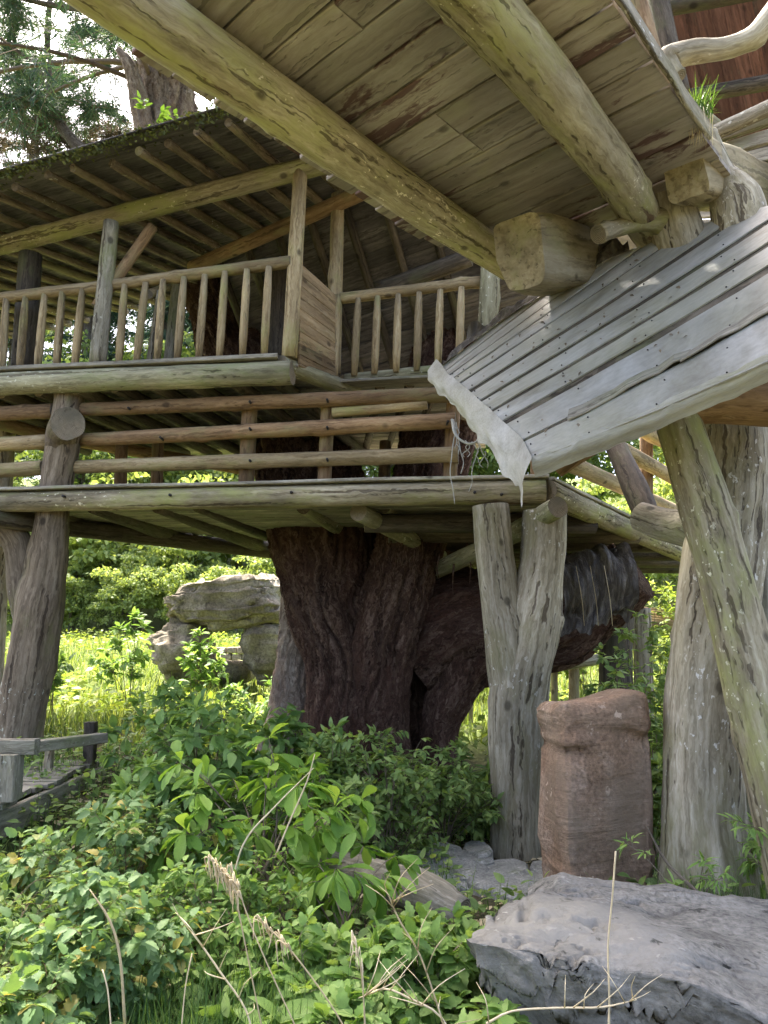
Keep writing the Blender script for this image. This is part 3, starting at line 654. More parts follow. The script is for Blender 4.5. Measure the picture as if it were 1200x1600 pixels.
# side rails going back to the right
for q, (x0, y0, x1, y1, Y0, Y1_) in enumerate([(862, 712, 1060, 800, 7.05, 10.5), (880, 650, 1075, 760, 7.1, 10.0), (905, 620, 1080, 712, 7.4, 9.8)]):
    log('side_rail', [P(x0, y0, Y0), P(x1, y1, Y1_)], [.085, .085], M['rail_tan'], lp_rail, seg=14, step=.2, rough=.05, seed=450 + q, knots=4)
for q, (x, Y) in enumerate([(842, 7.1), (1010, 9.2)]):
    log('rail_post', [P(x, 640, Y), P(x, 775, Y)], [.08, .08], M['log_brown'], lp_rail, seg=12, seed=456 + q)
# joists under the deck
for q, (x0, x1, r) in enumerate([(45, 170, .10), (130, 312, .12), (235, 450, .115), (300, 520, .10), (470, 575, .13), (560, 640, .09), (600, 690, .12)]):
    a = PZ(x0, 790, 2.85); c = PZ(x1 - 14, 822 + (x1 - 110) * .12, 2.80)
    if q >= 4: c = PZ(x1 + 60, 890, 2.74)
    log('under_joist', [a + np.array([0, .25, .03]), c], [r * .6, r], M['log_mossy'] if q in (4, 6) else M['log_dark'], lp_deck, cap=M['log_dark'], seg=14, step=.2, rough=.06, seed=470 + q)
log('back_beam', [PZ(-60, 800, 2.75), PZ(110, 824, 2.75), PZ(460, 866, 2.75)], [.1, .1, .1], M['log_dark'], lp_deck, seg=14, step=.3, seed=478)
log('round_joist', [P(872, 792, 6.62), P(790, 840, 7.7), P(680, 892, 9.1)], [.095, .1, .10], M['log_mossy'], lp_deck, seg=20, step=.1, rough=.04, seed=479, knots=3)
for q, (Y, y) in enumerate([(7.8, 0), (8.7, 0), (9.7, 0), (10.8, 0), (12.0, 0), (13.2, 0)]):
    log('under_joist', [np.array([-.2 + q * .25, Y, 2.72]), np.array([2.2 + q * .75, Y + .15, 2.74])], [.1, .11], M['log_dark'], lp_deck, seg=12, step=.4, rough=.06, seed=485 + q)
log('under_joist', [P(560, 800, 7.4), P(640, 842, 8.6), P(690, 870, 9.2)], [.09, .09, .08], M['log_mossy'], lp_deck, seg=14, step=.2, seed=492)
# deck boards parallel to the front beam
fe = nrm(f1 - f0); fn = np.array([-fe[1], fe[0], 0]); fn = fn if fn[1] > 0 else -fn
poly = [(-6.2, 7.86), (1.47, 6.97), (4.7, 12.0), (5.6, 14.2), (1.5, 14.2), (-1.35, 10.8), (-3.5, 8.6), (-6.2, 8.7)]
for q in range(44):
    tt = .1 + q * .165; xs = []
    o_ = f0 + fn * tt
    for z in range(len(poly)):
        ax, ay = poly[z]; bx, by = poly[(z + 1) % len(poly)]
        da = np.dot([ax - o_[0], ay - o_[1]], fn[:2]); db = np.dot([bx - o_[0], by - o_[1]], fn[:2])
        if da * db < 0:
            u_ = da / (da - db); xs.append(np.dot([ax + (bx - ax) * u_ - o_[0], ay + (by - ay) * u_ - o_[1]], fe[:2]))
    if len(xs) >= 2:
        board('deck_board', o_ + fe * min(xs) + UP * (-.03), o_ + fe * max(xs) + UP * (-.03), fn * .078, UP * .015, M['board_deck'], lp_deck, seed=500 + q, n=3)
for q, (x, y) in enumerate([(742, 769), (98, 775), (265, 773), (455, 769), (784, 772)]):
    c = P(x, y, 6.86 + (852 - x) / 922 * .60)
    V, F, G, mi = tube([c, c + np.array([0, .06, 0])], [.014, .014], seg=8, rough=0)
    put('bolt', V, F, [M['iron'], M['iron']], lp_deck, G, midx=mi)

for q, (x, y, Y) in enumerate([(390, 627, 7.40), (390, 669, 7.40), (390, 719, 7.40), (511, 624, 7.27), (511, 667, 7.27), (511, 717, 7.27), (700, 616, 7.06), (700, 658, 7.06), (200, 637, 7.60), (250, 683, 7.53)]):
    c = P(x, y, Y - .07)
    V, F, G, mi = tube([c, c + np.array([0, .12, 0])], [.012, .012], seg=8, rough=0)
    put('bolt', V, F, [M['iron'], M['iron']], lp_rail, G, midx=mi)

# ------------------------------------------------------------------ support posts
def post(label, pts, rad, mat, seed, branches=(), **k):
    base = np.asarray(pts[-1], float)
    o = thing('log_post', label, 'post', base, 'log posts holding up the tree house')
    log('trunk', pts, rad, M[mat], o, seg=k.get('seg', 36), step=.06, rough=k.get('rough', .10), seed=seed, knots=k.get('knots', 16), ridge=k.get('ridge', .02), rfreq=5)
    for q, (bp, brd, bm) in enumerate(branches):
        log('branch', bp, brd, M[bm], o, seg=28, step=.06, rough=.08, seed=seed + 50 + q, knots=6, ridge=.012, rfreq=5)
    return o
post('forked pale log post standing beside the red standing stone', [P(852, 800, 7.0), P(848, 880, 7.0), P(826, 985, 7.0), P(808, 1090, 7.0), P(806, 1220, 7.0), P(805, 1330, 7.0), P(805, 1360, 7.0)],
     [.195, .20, .255, .255, .215, .22, .24], 'log_pale', 71, [([P(766, 790, 7.0), P(773, 860, 7.0), P(784, 940, 6.99), P(799, 1030, 6.98), P(806, 1120, 6.98)], [.165, .17, .19, .215, .20], 'log_pale')])
post('thick pale twisted post at right with a flared foot by the boulder', [P(1030, 238, 5.5), P(1062, 380, 5.5), P(1128, 560, 5.5), P(1144, 700, 5.45), P(1128, 900, 5.35), P(1102, 1080, 5.25), P(1098, 1250, 5.2), P(1108, 1390, 5.2), P(1110, 1450, 5.2)],
     [.15, .19, .22, .23, .26, .24, .25, .30, .33], 'log_pale', 74, [
         ([P(934, 366, 5.2), P(960, 358, 5.28), P(1000, 346, 5.38), P(1045, 345, 5.5)], [.068, .066, .075, .11], 'log_olive'),
         ([P(1000, 806, 6.0), P(1040, 820, 5.8), P(1090, 828, 5.5), P(1120, 850, 5.4)], [.11, .12, .15, .17], 'log_grey'),
         ([P(1180, 640, 5.75), P(1172, 780, 5.65), P(1182, 900, 5.6), P(1172, 1100, 5.55), P(1165, 1300, 5.5), P(1165, 1440, 5.5)], [.12, .13, .15, .16, .17, .2], 'log_grey')], rough=.13, ridge=.035)
post('leaning straight log with lichen spots crossing in front of the right post', [P(1046, 612, 4.98), P(1066, 680, 4.95), P(1130, 890, 4.85), P(1200, 1170, 4.7), P(1262, 1430, 4.6)], [.135, .145, .165, .17, .18], 'log_olive', 77, rough=.05)
post('dark knotty post with a sawn stub at far left', [P(112, 612, 7.75), P(100, 690, 7.7), P(84, 780, 7.75), P(74, 880, 7.8), P(60, 960, 7.85), P(44, 1060, 7.9), P(30, 1150, 7.9), P(26, 1215, 7.9)],
     [.14, .17, .15, .19, .235, .23, .22, .25], 'log_umber', 79, [([P(106, 661, 7.42), P(102, 668, 7.55), P(98, 690, 7.68), P(90, 740, 7.74)], [.165, .17, .16, .12], 'log_umber'),
     ([P(-10, 800, 8.0), P(28, 850, 7.98), P(36, 920, 7.95), P(50, 1010, 7.9)], [.15, .145, .15, .13], 'log_umber')], rough=.14, ridge=.04)
post('thin whitish pole behind the platform at left edge', [P(12, 640, 9.2), P(8, 760, 9.2), P(-6, 1000, 9.2), P(-10, 1160, 9.2)], [.09, .09, .1, .11], 'log_pale', 83, seg=20, knots=4)
post('dark round post far under the platform behind the red stone', [P(962, 930, 10.2), P(962, 1010, 10.2), P(964, 1130, 10.2)], [.22, .21, .23], 'log_dark', 85, seg=24, knots=6)
post('pale grey post beside the dark one under the platform', [P(1002, 950, 10.6), P(1004, 1030, 10.6), P(1006, 1150, 10.6)], [.13, .125, .13], 'log_pale', 86, seg=20, knots=4)
post('slim dark post left of the thick right post', [P(1086, 880, 7.5), P(1086, 1000, 7.5), P(1086, 1300, 7.5)], [.05, .05, .06], 'log_dark', 87, seg=14, knots=0)
tag(log('brace_log', [P(944, 660, 7.4), P(968, 710, 7.0), P(1000, 780, 6.3), P(1012, 812, 6.05)], [.09, .10, .11, .10], M['log_dark'], None, seg=16, step=.1, rough=.08, seed=88), 'dark slanting brace rising from the stub of the thick right post', 'brace')
tag(log('awning_beam', [P(870, 735, 5.3), P(960, 668, 5.1), P(1080, 628, 4.95), P(1300, 632, 4.7)], [.06, .1, .15, .17], M['log_brown'], None, seg=18, step=.1, rough=.06, seed=89), 'dark round beam tucked under the front edge of the film covered awning', 'beam')

# ------------------------------------------------------------------ film covered awning
def proj(p):
    v = np.asarray(p) - EYE; c, s_ = math.cos(PITCH), math.sin(PITCH); dpt = v[1] * c + v[2] * s_
    return 600 + FPX * v[0] / dpt, 800 - FPX * (v[2] * c - v[1] * s_) / dpt
GL = [(692, 573), (697, 581), (702, 588), (710, 594), (720, 603), (735, 616), (752, 632), (770, 647), (787, 663), (820, 692), (834, 720)]
GR = [40, 80, 117, 149, 180, 223, 268, 305, 342, 418, 508]
GI = np.arange(len(GL), dtype=float)
def AS(g_, s):
    lx, ly = np.interp(g_, GI, [p[0] for p in GL]), np.interp(g_, GI, [p[1] for p in GL]); ry = np.interp(g_, GI, GR)
    return lerp(P(lx, ly, 5.95 - (ly - 573) / 151 * 1.33), P(1330, ry, 3.45 + (522 - ry) / 232 * 1.25), s)
def ASN(s):
    n = nrm(np.cross(AS(6, min(s + .02, 1)) - AS(6, max(s - .02, 0)), AS(9, s) - AS(4, s))); return n if n[1] < 0 else -n
def AB(g_, s, h=0.0):
    return AS(g_, s) + ASN(s) * (.03 * math.sin(math.pi * min(max((g_ - 2) / 8, 0), 1)) + h - .025 * math.sin(s * 3.1))
TX, TY = [680, 692, 780, 860, 950, 1060, 1200, 1400], [582, 573, 503, 450, 402, 362, 325, 275]
def gclip(s):
    for g_ in np.linspace(0, 10, 401):
        x, y = proj(AS(g_, s))
        if y >= np.interp(x, TX, TY): return float(g_)
    return 10.0
NS = 44; SS = np.linspace(0, 1, NS); GC = [gclip(a) for a in SS]
aw = thing('awning', 'sagging awning of pale film covered boards with dark gaps', 'awning', AS(8, .4))
rg = random.Random(12)
for k in range(len(GL) - 1):
    V, F, G = [], [], []; rows = 4; use = []; gw = rg.uniform(.10, .16) if k < 5 else rg.uniform(.17, .24)
    if k == 9: gw = .07
    for q, s_ in enumerate(SS):
        a = max(k + gw, GC[q]); c = k + 1 - gw * .25
        if c - a < .04: continue
        if use and use[-1] != q - 1: continue
        use.append(q); sx_ = s_ - (.012 * rg.random() if q == 0 else 0)
        for z in range(rows):
            g_ = a + (c - a) * z / (rows - 1); h = .010 + .004 * fbm(np.array([[s_ * 9, g_ * 3, k * 3.]]), 2, 4)[0] + .004 * math.sin(math.pi * z / (rows - 1))
            V.append(AB(g_, sx_, h)); G.append((g_ * .17, k * 3.0, s_ * 3.2))
    m = len(use)
    if m < 2: continue
    nb = len(V)
    for z in range(nb):
        V.append(V[z] - ASN(SS[use[z // rows]]) * .012); G.append(G[z])
    for x in range(m - 1):
        for z in range(rows - 1):
            a = x * rows + z; F.append([a, a + 1, a + rows + 1, a + rows]); F.append([nb + a, nb + a + rows, nb + a + rows + 1, nb + a + 1])
        a = x * rows; F.append([a, a + rows, nb + a + rows, nb + a]); a += rows - 1; F.append([a + rows, a, nb + a, nb + a + rows])
    F.append([0] + [nb + z for z in range(rows)] + list(range(rows - 1, 0, -1))); e = (m - 1) * rows
    F.append([e + z for z in range(rows)] + [nb + e + z for z in range(rows - 1, -1, -1)])
    o = put('film_strip', V, F, M['plastic_film'], aw, np.array(G)); o.data.set_sharp_from_angle(angle=math.radians(40))
V, F, G = [], [], []
for q, s_ in enumerate(SS):
    for z in range(9):
        g_ = GC[q] + (9.95 - GC[q]) * z / 8; V.append(AB(g_, s_, -.006)); G.append((g_ * .17, 0, s_ * 3.2))
nb = len(V); V += [p_ - ASN(.5) * .03 for p_ in V]; G += G
for x in range(NS - 1):
    for z in range(8):
        a = x * 9 + z; F.append([a, a + 1, a + 10, a + 9]); F.append([nb + a, nb + a + 9, nb + a + 10, nb + a + 1])
put('backing_boards', V, F, M['log_dark'], aw, np.array(G))
rgq_ = random.Random(21)
for k in range(2, 10):
    for s_ in (.02, .22, .45, .68, .9):
        for g_ in (k + .32, k + .85):
            if g_ < np.interp(s_, SS, GC) + .15: continue
            c = AB(g_, s_ + rgq_.uniform(-.02, .02), .014); n_ = ASN(s_)
            V, F, G, mi = tube([c, c + n_ * .006], [.006, .005], seg=6, rough=0); put('nail', V, F, [M['iron'], M['iron']], aw, G, midx=mi)
# torn wooden batten lying on the last gap
for q, (s0_, s1_) in enumerate([(.16, .55), (.52, .98)]):
    board('batten', AB(9.02, s0_, .022), AB(8.99, s1_, .022), (AS(9.12, .5) - AS(9.0, .5)) * .9, ASN(.5) * .008, M['board_deck'], aw, seed=800 + q, n=9, warp=.012)
# front hem: film folded under the lower edge
V, F, G = [], [], []; HK = 8
for x, s_ in enumerate(np.linspace(0, 1, 70)):
    for z in range(HK):
        f = z / (HK - 1); cr_ = .012 * fbm(np.array([[s_ * 16, f * 2.0, 5.]]), 3, 6)[0]
        p_ = AB(9.93, s_, .03 + cr_); ang = f * 2.6
        p_ = p_ + UP * (-.085 * math.sin(min(ang, 1.57)) - .03 * max(0, ang - 1.57)) + np.array([.4, .9, 0]) * (.055 * (1 - math.cos(ang)))
        V.append(p_); G.append((f * .3, 0, s_ * 3.2))
for x in range(69):
    for z in range(HK - 1):
        a = x * HK + z; F.append([a, a + 1, a + HK + 1, a + HK])
put('film_hem', V, F, M['plastic_film'], aw, np.array(G))
# skirt of loose film hanging at the left end
V, F, G = [], [], []; KX, KZ = 60, 12
for x in range(KX):
    f = x / (KX - 1); g_ = np.interp(-.06 + f * 1.07, [0, 1], [0, 10]); yv = np.interp(f, [0, 1], [0, 1])
    # even spacing along the edge
    ly = 573 + 147 * (-.06 + f * 1.06); g_ = np.interp(ly, [p[1] for p in GL], GI); p_ = AB(g_, 0.0, .028)
    if ly < 573: p_ = p_ + (P(692, 573, 5.95) - P(720, 603, 5.69)) * ((573 - ly) / 30)
    outd = nrm(AS(6, 0) - AS(6, .05)); fall = .13 + .15 * f ** 1.4 + .03 * math.sin(f * 19) * f + .012 * math.sin(f * 61)
    for z in range(KZ):
        h_ = z / (KZ - 1); cr_ = fbm(np.array([[f * 11, h_ * 2.2, 1.]]), 4, 7)[0]
        V.append(p_ + outd * (.075 * math.sin(min(1, h_ * 2) * 1.57) + .025 * cr_ * h_) - UP * fall * h_ + np.array([-.3, -.9, 0]) * (.025 * cr_ * h_)); G.append((f * 1.6, h_ * .3, 0))
for x in range(KX - 1):
    for z in range(KZ - 1):
        a = x * KZ + z; F.append([a, a + KZ, a + KZ + 1, a + 1])
put('film_skirt', V, F, M['plastic_film'], aw, np.array(G))
# crumpled dark sheet tucked along the top edge
V, F, G = [], [], []; KX, KZ = 60, 9
for x in range(KX):
    s_ = x / (KX - 1) * .44; gc_ = np.interp(s_, SS, GC)
    for z in range(KZ):
        h_ = z / (KZ - 1); cr_ = fbm(np.array([[s_ * 40, h_ * 4, 2.]]), 4, 8)[0]
        V.append(AB(min(gc_ + .25 - .25 * h_, 10), s_, .035 + .05 * cr_ * h_) + UP * (.05 + .05 * math.sin(s_ * 21) ** 2 + .05 * cr_ + .09 * math.exp(-((s_ - .40) / .025) ** 2)) * h_ + np.array([.02, .05, 0]) * h_); G.append((s_ * 3, h_ * .2, 0))
for x in range(KX - 1):
    for z in range(KZ - 1):
        a = x * KZ + z; F.append([a, a + KZ, a + KZ + 1, a + 1])
put('dark_sheet', V, F, M['plastic_grey'], aw, np.array(G))
# frayed strands
rg = random.Random(5); tb = []
for q, (x, y, L) in enumerate([(706, 655, 85), (708, 660, 40), (712, 668, 120), (736, 690, 24), (744, 694, 30), (748, 690, 42), (752, 698, 70), (716, 690, 20), (730, 688, 26), (758, 705, 26)]):
    pts = []; xx = x; sw = rg.uniform(-.5, .5)
    for z in range(6):
        xx += rg.uniform(-5, 5) + sw * 3; pts.append(P(xx, y + L * z / 5, 5.45))
    tb.append(tube(pts, [.0045, .004, .004, .004, .0035, .003], seg=5, step=.03, rough=.2, seed=q))
loop = [P(706, 655, 5.5), P(712, 680, 5.42), P(730, 693, 5.4), P(745, 690, 5.38), P(748, 680, 5.36)]
tb.append(tube(loop, [.008] * 5, seg=6, step=.03, rough=.3, seed=77))
V, F, G, mi = multi(tb); put('frayed_strands', V, F, [M['plastic_film'], M['plastic_film']], aw, G, midx=mi)['kind'] = 'stuff'
# wrapped end at the right frame edge
fl = thing('film_flap', 'frayed pale film flap hanging at the right edge below the awning', 'plastic flap', P(1195, 690, 5.9))
V, F, G = [], [], []
for x in range(16):
    for z in range(10):
        f, g_ = x / 15, z / 9; V.append(P(1168 + f * 70, 664 + g_ * (52 + 10 * math.sin(f * 23)), 5.9 + .05 * math.sin(f * 14 + g_ * 3))); G.append((f * .4, 0, g_ * .3))
for x in range(15):
    for z in range(9):
        a = x * 10 + z; F.append([a, a + 10, a + 11, a + 1])
put('film_sheet', V, F, M['plastic_film'], fl, np.array(G))
log('bearer', [P(1160, 742, 6.2), P(1260, 770, 6.2)], .11, M['log_brown'], fl, seg=14, seed=93)

# ------------------------------------------------------------------ the great cedar
gc = thing('giant_cedar', 'enormous shaggy red cedar trunk growing up through the tree house', 'tree', (-.2, 9.3, hgt(-.2, 9.3)))
def trunk(pts, rad, mat, seed, ridge=.14, rf=17, seg=130, step=.06, rough=.14, name='trunk'):
    V, F, G, mi = tube(pts, rad, seg=seg, step=step, rough=rough, seed=seed, ridge=ridge, rfreq=rf)
    return put(name, V, F, [M[mat], M[mat]], gc, G, midx=mi)
trunk([P(452, 1260, 9.6), P(464, 1100, 9.6), P(474, 980, 9.7), P(486, 850, 9.9), P(470, 700, 10.2)], [.50, .32, .28, .27, .27], 'bark_pale_lit', 601, seg=70, ridge=.16)
trunk([P(555, 1280, 9.0), P(548, 1160, 9.1), P(545, 1040, 9.2), P(522, 930, 9.4), P(508, 840, 9.6), P(470, 700, 10.2), P(390, 560, 10.8), P(330, 420, 11.3)],
      [.75, .52, .44, .52, .60, .62, .58, .50], 'bark_cedar', 602)
trunk([P(340, 440, 11.25), P(275, 260, 11.5), P(256, 100, 11.5), P(240, -60, 11.5), P(225, -300, 11.5)], [.50, .46, .42, .36, .3], 'bark_pale_lit', 612, seg=70, ridge=.14)
trunk([P(598, 1260, 8.8), P(586, 1120, 8.9), P(600, 1010, 8.9), P(632, 900, 9.0), P(655, 800, 9.2), P(690, 640, 9.6), P(700, 500, 10.2), P(705, 380, 10.6)], [.45, .33, .33, .36, .40, .42, .40, .36], 'bark_cedar', 603, seg=90)
trunk([P(655, 1290, 10.0), P(650, 1150, 10.0), P(648, 1020, 10.1), P(655, 900, 10.1), P(650, 780, 10.2)], [.75, .52, .50, .6, .7], 'bark_cedar', 604, seg=90)
trunk([P(640, 1040, 9.4), P(710, 985, 9.4), P(790, 975, 9.4), P(865, 968, 9.3), P(940, 925, 9.1), P(990, 892, 8.9)], [.55, .66, .64, .56, .44, .36], 'bark_cedar', 605, seg=80, name='limb')
trunk([P(735, 1010, 9.1), P(708, 1080, 9.0), P(688, 1140, 9.0), P(680, 1240, 9.0)], [.40, .24, .19, .28], 'bark_cedar', 606, seg=60, name='root')
trunk([P(245, 330, 11.2), P(222, 180, 11.0), P(205, 110, 10.9), P(186, 78, 10.9)], [.2, .14, .1, .05], 'bark_pale_lit', 608, seg=40, name='limb')
for q, (pts, rr) in enumerate([([P(240, 235, 11.3), P(200, 232, 11.0), P(186, 245, 10.8), P(180, 262, 10.7)], [.13, .1, .08, .05]),
                               ([P(150, 260, 12.5), P(128, 235, 12.6), P(95, 195, 12.8), P(78, 140, 13), P(74, 70, 13.2), P(80, -30, 13.4)], [.12, .11, .09, .075, .06, .05]),
                               ([P(215, 262, 11.2), P(170, 250, 12), P(135, 240, 12.5)], [.12, .11, .1]),
                               ([P(100, 205, 12.9), P(60, 170, 12.6), P(10, 150, 12.4), P(-40, 140, 12.2)], [.05, .04, .035, .02]),
                               ([P(78, 130, 13), P(40, 90, 12.8), P(0, 60, 12.6)], [.05, .035, .02]),
                               ([P(240, 60, 11.5), P(170, 20, 11.8), P(90, 10, 12.2), P(0, -10, 12.6)], [.1, .07, .05, .03])]):
    trunk(pts, rr, 'bark_grey', 620 + q, seg=18, step=.15, ridge=.06, name='branch')
# hanging bark shreds
tb = []; rg = random.Random(8)
for q in range(26):
    x, y = rg.uniform(575, 760), rg.uniform(835, 900); L = rg.uniform(20, 70); Y = rg.uniform(8.3, 8.7)
    tb.append(tube([P(x, y, Y), P(x + rg.uniform(-6, 6), y + L * .5, Y), P(x + rg.uniform(-8, 8), y + L, Y)], [.012, .008, .002], seg=4, step=.1, rough=.3, seed=q))
V, F, G, mi = multi(tb); put('bark_shreds', V, F, [M['bark_cedar'], M['bark_cedar']], gc, G, midx=mi)['kind'] = 'stuff'
# film wrapped round the sawn limb
wr = thing('film_wrap', 'crumpled dirty film wrapped round the sawn cedar limb', 'plastic sheet', P(925, 930, 8.5))
V, F, G = [], [], []; KX, KZ = 44, 24
ax0, ax1 = P(852, 938, 8.75), P(962, 905, 8.55)
for x in range(KX):
    f = x / (KX - 1); c = lerp(ax0, ax1, f); R_ = .47 - .06 * f
    for z in range(KZ):
        g_ = z / (KZ - 1); a_ = 2.4 - g_ * 3.7
        cr_ = fbm(np.array([[f * 6, g_ * 5, 3.]]), 4, 9)[0]
        rr = R_ * (.97 + .20 * cr_ + .015 * math.sin(f * 34 + 5 * cr_))
        dz = math.sin(a_) * rr if a_ > -.6 else math.sin(-.6) * rr - (-.6 - a_) * (.12 + .20 * f + .05 * math.sin(f * 21) + .03 * math.sin(f * 47))
        V.append(c + np.array([.12 * math.cos(a_), -math.cos(a_ if a_ > -.6 else -.6) * rr, dz])); G.append((f, g_, 0))
for x in range(KX - 1):
    for z in range(KZ - 1):
        a = x * KZ + z; F.append([a, a + KZ, a + KZ + 1, a + 1])
put('sheet', V, F, M['plastic_grey'], wr, np.array(G))
for q in range(3):
    x = 905 + q * 22; log('tie_string', [P(x - 5, 884, 8.15), P(x + 4, 935, 8.1), P(x + 8, 978, 8.15)], [.0035] * 3, M['straw'], wr, seg=5, seed=q)

# ------------------------------------------------------------------ stones
def csphere(n):
    V, F = [], []
    for ax in range(3):
        for sg in (-1, 1):
            o = len(V); u_ = np.tan(np.linspace(-1, 1, n + 1) * math.pi / 4); A_, B_ = np.meshgrid(u_, u_)
            p = np.zeros((n + 1, n + 1, 3)); p[..., ax] = sg; p[..., (ax + 1) % 3] = A_ * sg; p[..., (ax + 2) % 3] = B_
            V += p.reshape(-1, 3).tolist(); i = np.arange(n)[:, None]; j = np.arange(n)[None]; a = o + i * (n + 1) + j
            F.append(np.stack([a, a + 1, a + n + 2, a + n + 1], -1).reshape(-1, 4))
    V = np.array(V); F = np.vstack(F)
    key = np.round(V * 1e5).astype(np.int64); _, idx, inv = np.unique(key, axis=0, return_index=True, return_inverse=True)
    return V[idx], inv.ravel()[F]
def rock(name, c, half, mat, seed, n=40, sq=.55, amp=.10, freq=2.0, label=None, cat=None, parent=None, shape=None, rotz=0, tilt=0, group=None, octv=5, planes=0, bite=(.72, .95), pz=.9):
    V, F = csphere(n); d = nrm(V); p = np.sign(d) * np.abs(d) ** sq
    p = p / np.max(np.abs(p), axis=1, keepdims=True) * np.linalg.norm(p, axis=1, keepdims=True) ** .0 if False else p
    half = np.asarray(half, float); q_ = p * half
    rgc = np.random.RandomState(seed + 500)
    for _ in range(planes):
        pn = nrm(rgc.randn(3) * np.array([1, 1, pz])); e_ = np.max(q_ @ pn); dd_ = e_ * rgc.uniform(*bite)
        ov_ = np.maximum(q_ @ pn - dd_ - .012 * fbm(q_ * 5, 3, seed), 0); q_ = q_ - ov_[:, None] * pn * .93
    q_ = q_ + d * (amp * fbm(q_ * freq + seed * 9.1, octv, seed))[:, None]
    if shape is not None: q_ = shape(q_, d)
    cz, sz = math.cos(rotz), math.sin(rotz); ct, st = math.cos(tilt), math.sin(tilt)
    q_ = np.column_stack([q_[:, 0] * ct + q_[:, 2] * st, q_[:, 1], -q_[:, 0] * st + q_[:, 2] * ct])
    q_ = np.column_stack([q_[:, 0] * cz - q_[:, 1] * sz, q_[:, 0] * sz + q_[:, 1] * cz, q_[:, 2]])
    o = put(name, q_ + np.asarray(c), F, M[mat], parent, org=c)
    if label: tag(o, label, cat, group)
    return o
def shape_boulder(q, d):
    x, y, z = q.T
    # overhanging lip and a hollow below it on the near left side, pits on the top
    lip = np.exp(-((x + .42) / .25) ** 2 - ((y + .62) / .3) ** 2)
    z = z + .05 * lip * (z > 0); y = y + .16 * lip * (z < .17)
    q3 = np.column_stack([x, y, z])
    rid = np.abs(fbm(q3 * 1.4 + 4, 5, 31)); z = z + .03 * (np.minimum(rid, .35) - .2) * (z > 0)
    crk = np.abs(fbm(q3 * np.array([2.0, 3.2, 2]) + 9, 4, 33)); z = z - .05 * np.exp(-(crk / .025) ** 2) * (z > .02)
    pit = np.clip(fbm(q3 * 7, 3, 8) - .86, 0, 1); z = z - .35 * pit * (z > .1)
    q3 = np.column_stack([x, y, z]); nn_ = .012 * fbm(q3 * 14, 4, 15) + .02 * fbm(q3 * 5, 4, 5)
    return np.column_stack([x, y, z - .18 * (x + .75)]) + d * nn_[:, None]
rock('boulder', (1.44, 3.50, .05), (1.46, .92, .44), 'granite', 5, n=112, sq=.5, amp=.045, freq=1.15, octv=7, planes=22, bite=(.60, .92), label='broad grey granite boulder filling the lower right foreground', cat='boulder', shape=shape_boulder)
def shape_red(q, d):
    x, y, z = q.T
    k_ = 1 + .02 * np.sin(z * 3.1 + 1.5); x, y = x * k_, y * k_
    line = .36 - .30 * (x + .33) + .02 * np.sin(x * 25); nt_ = np.exp(-((z - line) / .016) ** 2) * sstep(.06, -.05, x)
    front = sstep(0, -.1, y); n1 = fbm(np.column_stack([x * 1.2, y * 1.2, z * 11]), 3, 2); n2 = fbm(np.column_stack([x, y, z]) * 8, 5, 12)
    # right half of the front face steps back below the cap
    step_ = .07 * sstep(-.01, .07, x + .03 * np.sin(z * 9)) * sstep(.34, .27, x) * sstep(.58 - .5 * np.clip(x, 0, 1), .40, z)
    y = y + front * (step_ + .05 * nt_ - .008 * sstep(line, line + .04, z) * sstep(.1, -.05, x))
    x = x + .03 * nt_ * (x < -.2)
    z = z + sstep(.5, .66, z) * (.045 * np.sin(x * 6 - .5) - .06 * y)
    hd = nrm(np.column_stack([d[:, 0], d[:, 1], 0 * z]))
    return np.column_stack([x, y, z]) + hd * (.010 * n1 + .014 * n2)[:, None]
rock('standing_stone', P(930, 1243, 5.45), (.322, .26, .665), 'sandstone_red', 11, n=90, sq=.2, amp=.02, freq=3.2, planes=10, bite=(.90, .98), pz=.05, label='reddish sandstone standing stone beside the forked post', cat='standing stone', shape=shape_red, rotz=.12)
# dolmen in the field
dm = thing('dolmen', 'tan stone dolmen with a wide capstone standing in the bright field', 'dolmen', P(345, 1060, 15))
def strata(q, d):
    x, y, z = q.T
    st_ = np.round(z * 6 + .7 * fbm(np.column_stack([x, y, z * 2]), 3, 4)) / 6.0
    k_ = 1 + .10 * (np.modf(np.abs(st_) * 3.7 + .3)[0] - .5) + .05 * fbm(np.column_stack([x * 5, y * 5, z * 9]), 3, 6)
    return np.column_stack([x * k_, y * k_, z * .55 + st_ * .45 + .04 * fbm(np.column_stack([x * 4, y * 4, z * 4]), 3, 1)])
rock('capstone', P(362, 940, 15), (1.30, 1.0, .40), 'stone_tan', 21, n=56, sq=.45, amp=.09, freq=1.5, planes=14, bite=(.6, .93), parent=dm, tilt=-.05, shape=strata)
rock('capstone_ledge', P(372, 968, 14.7), (1.06, .6, .14), 'stone_tan', 26, n=34, sq=.5, amp=.06, freq=2.2, planes=14, bite=(.6, .93), parent=dm, tilt=-.10, shape=strata)
rock('upright_stone', P(290, 1018, 15), (.70, .7, .68), 'stone_tan', 22, n=40, sq=.6, amp=.09, freq=1.9, planes=14, bite=(.6, .93), parent=dm, shape=strata)
rock('upright_stone', P(430, 1018, 15), (.58, .7, .72), 'stone_tan', 23, n=40, sq=.5, amp=.08, freq=1.9, planes=14, bite=(.6, .93), parent=dm, shape=strata)
rock('base_stone', P(355, 1046, 15.6), (.5, .5, .22), 'stone_tan', 24, n=24, sq=.6, amp=.08, parent=dm)
ww = thing('stone_wall', 'low tan block wall seen through the dolmen opening', 'wall', P(370, 1030, 17.5))
rg = random.Random(3)
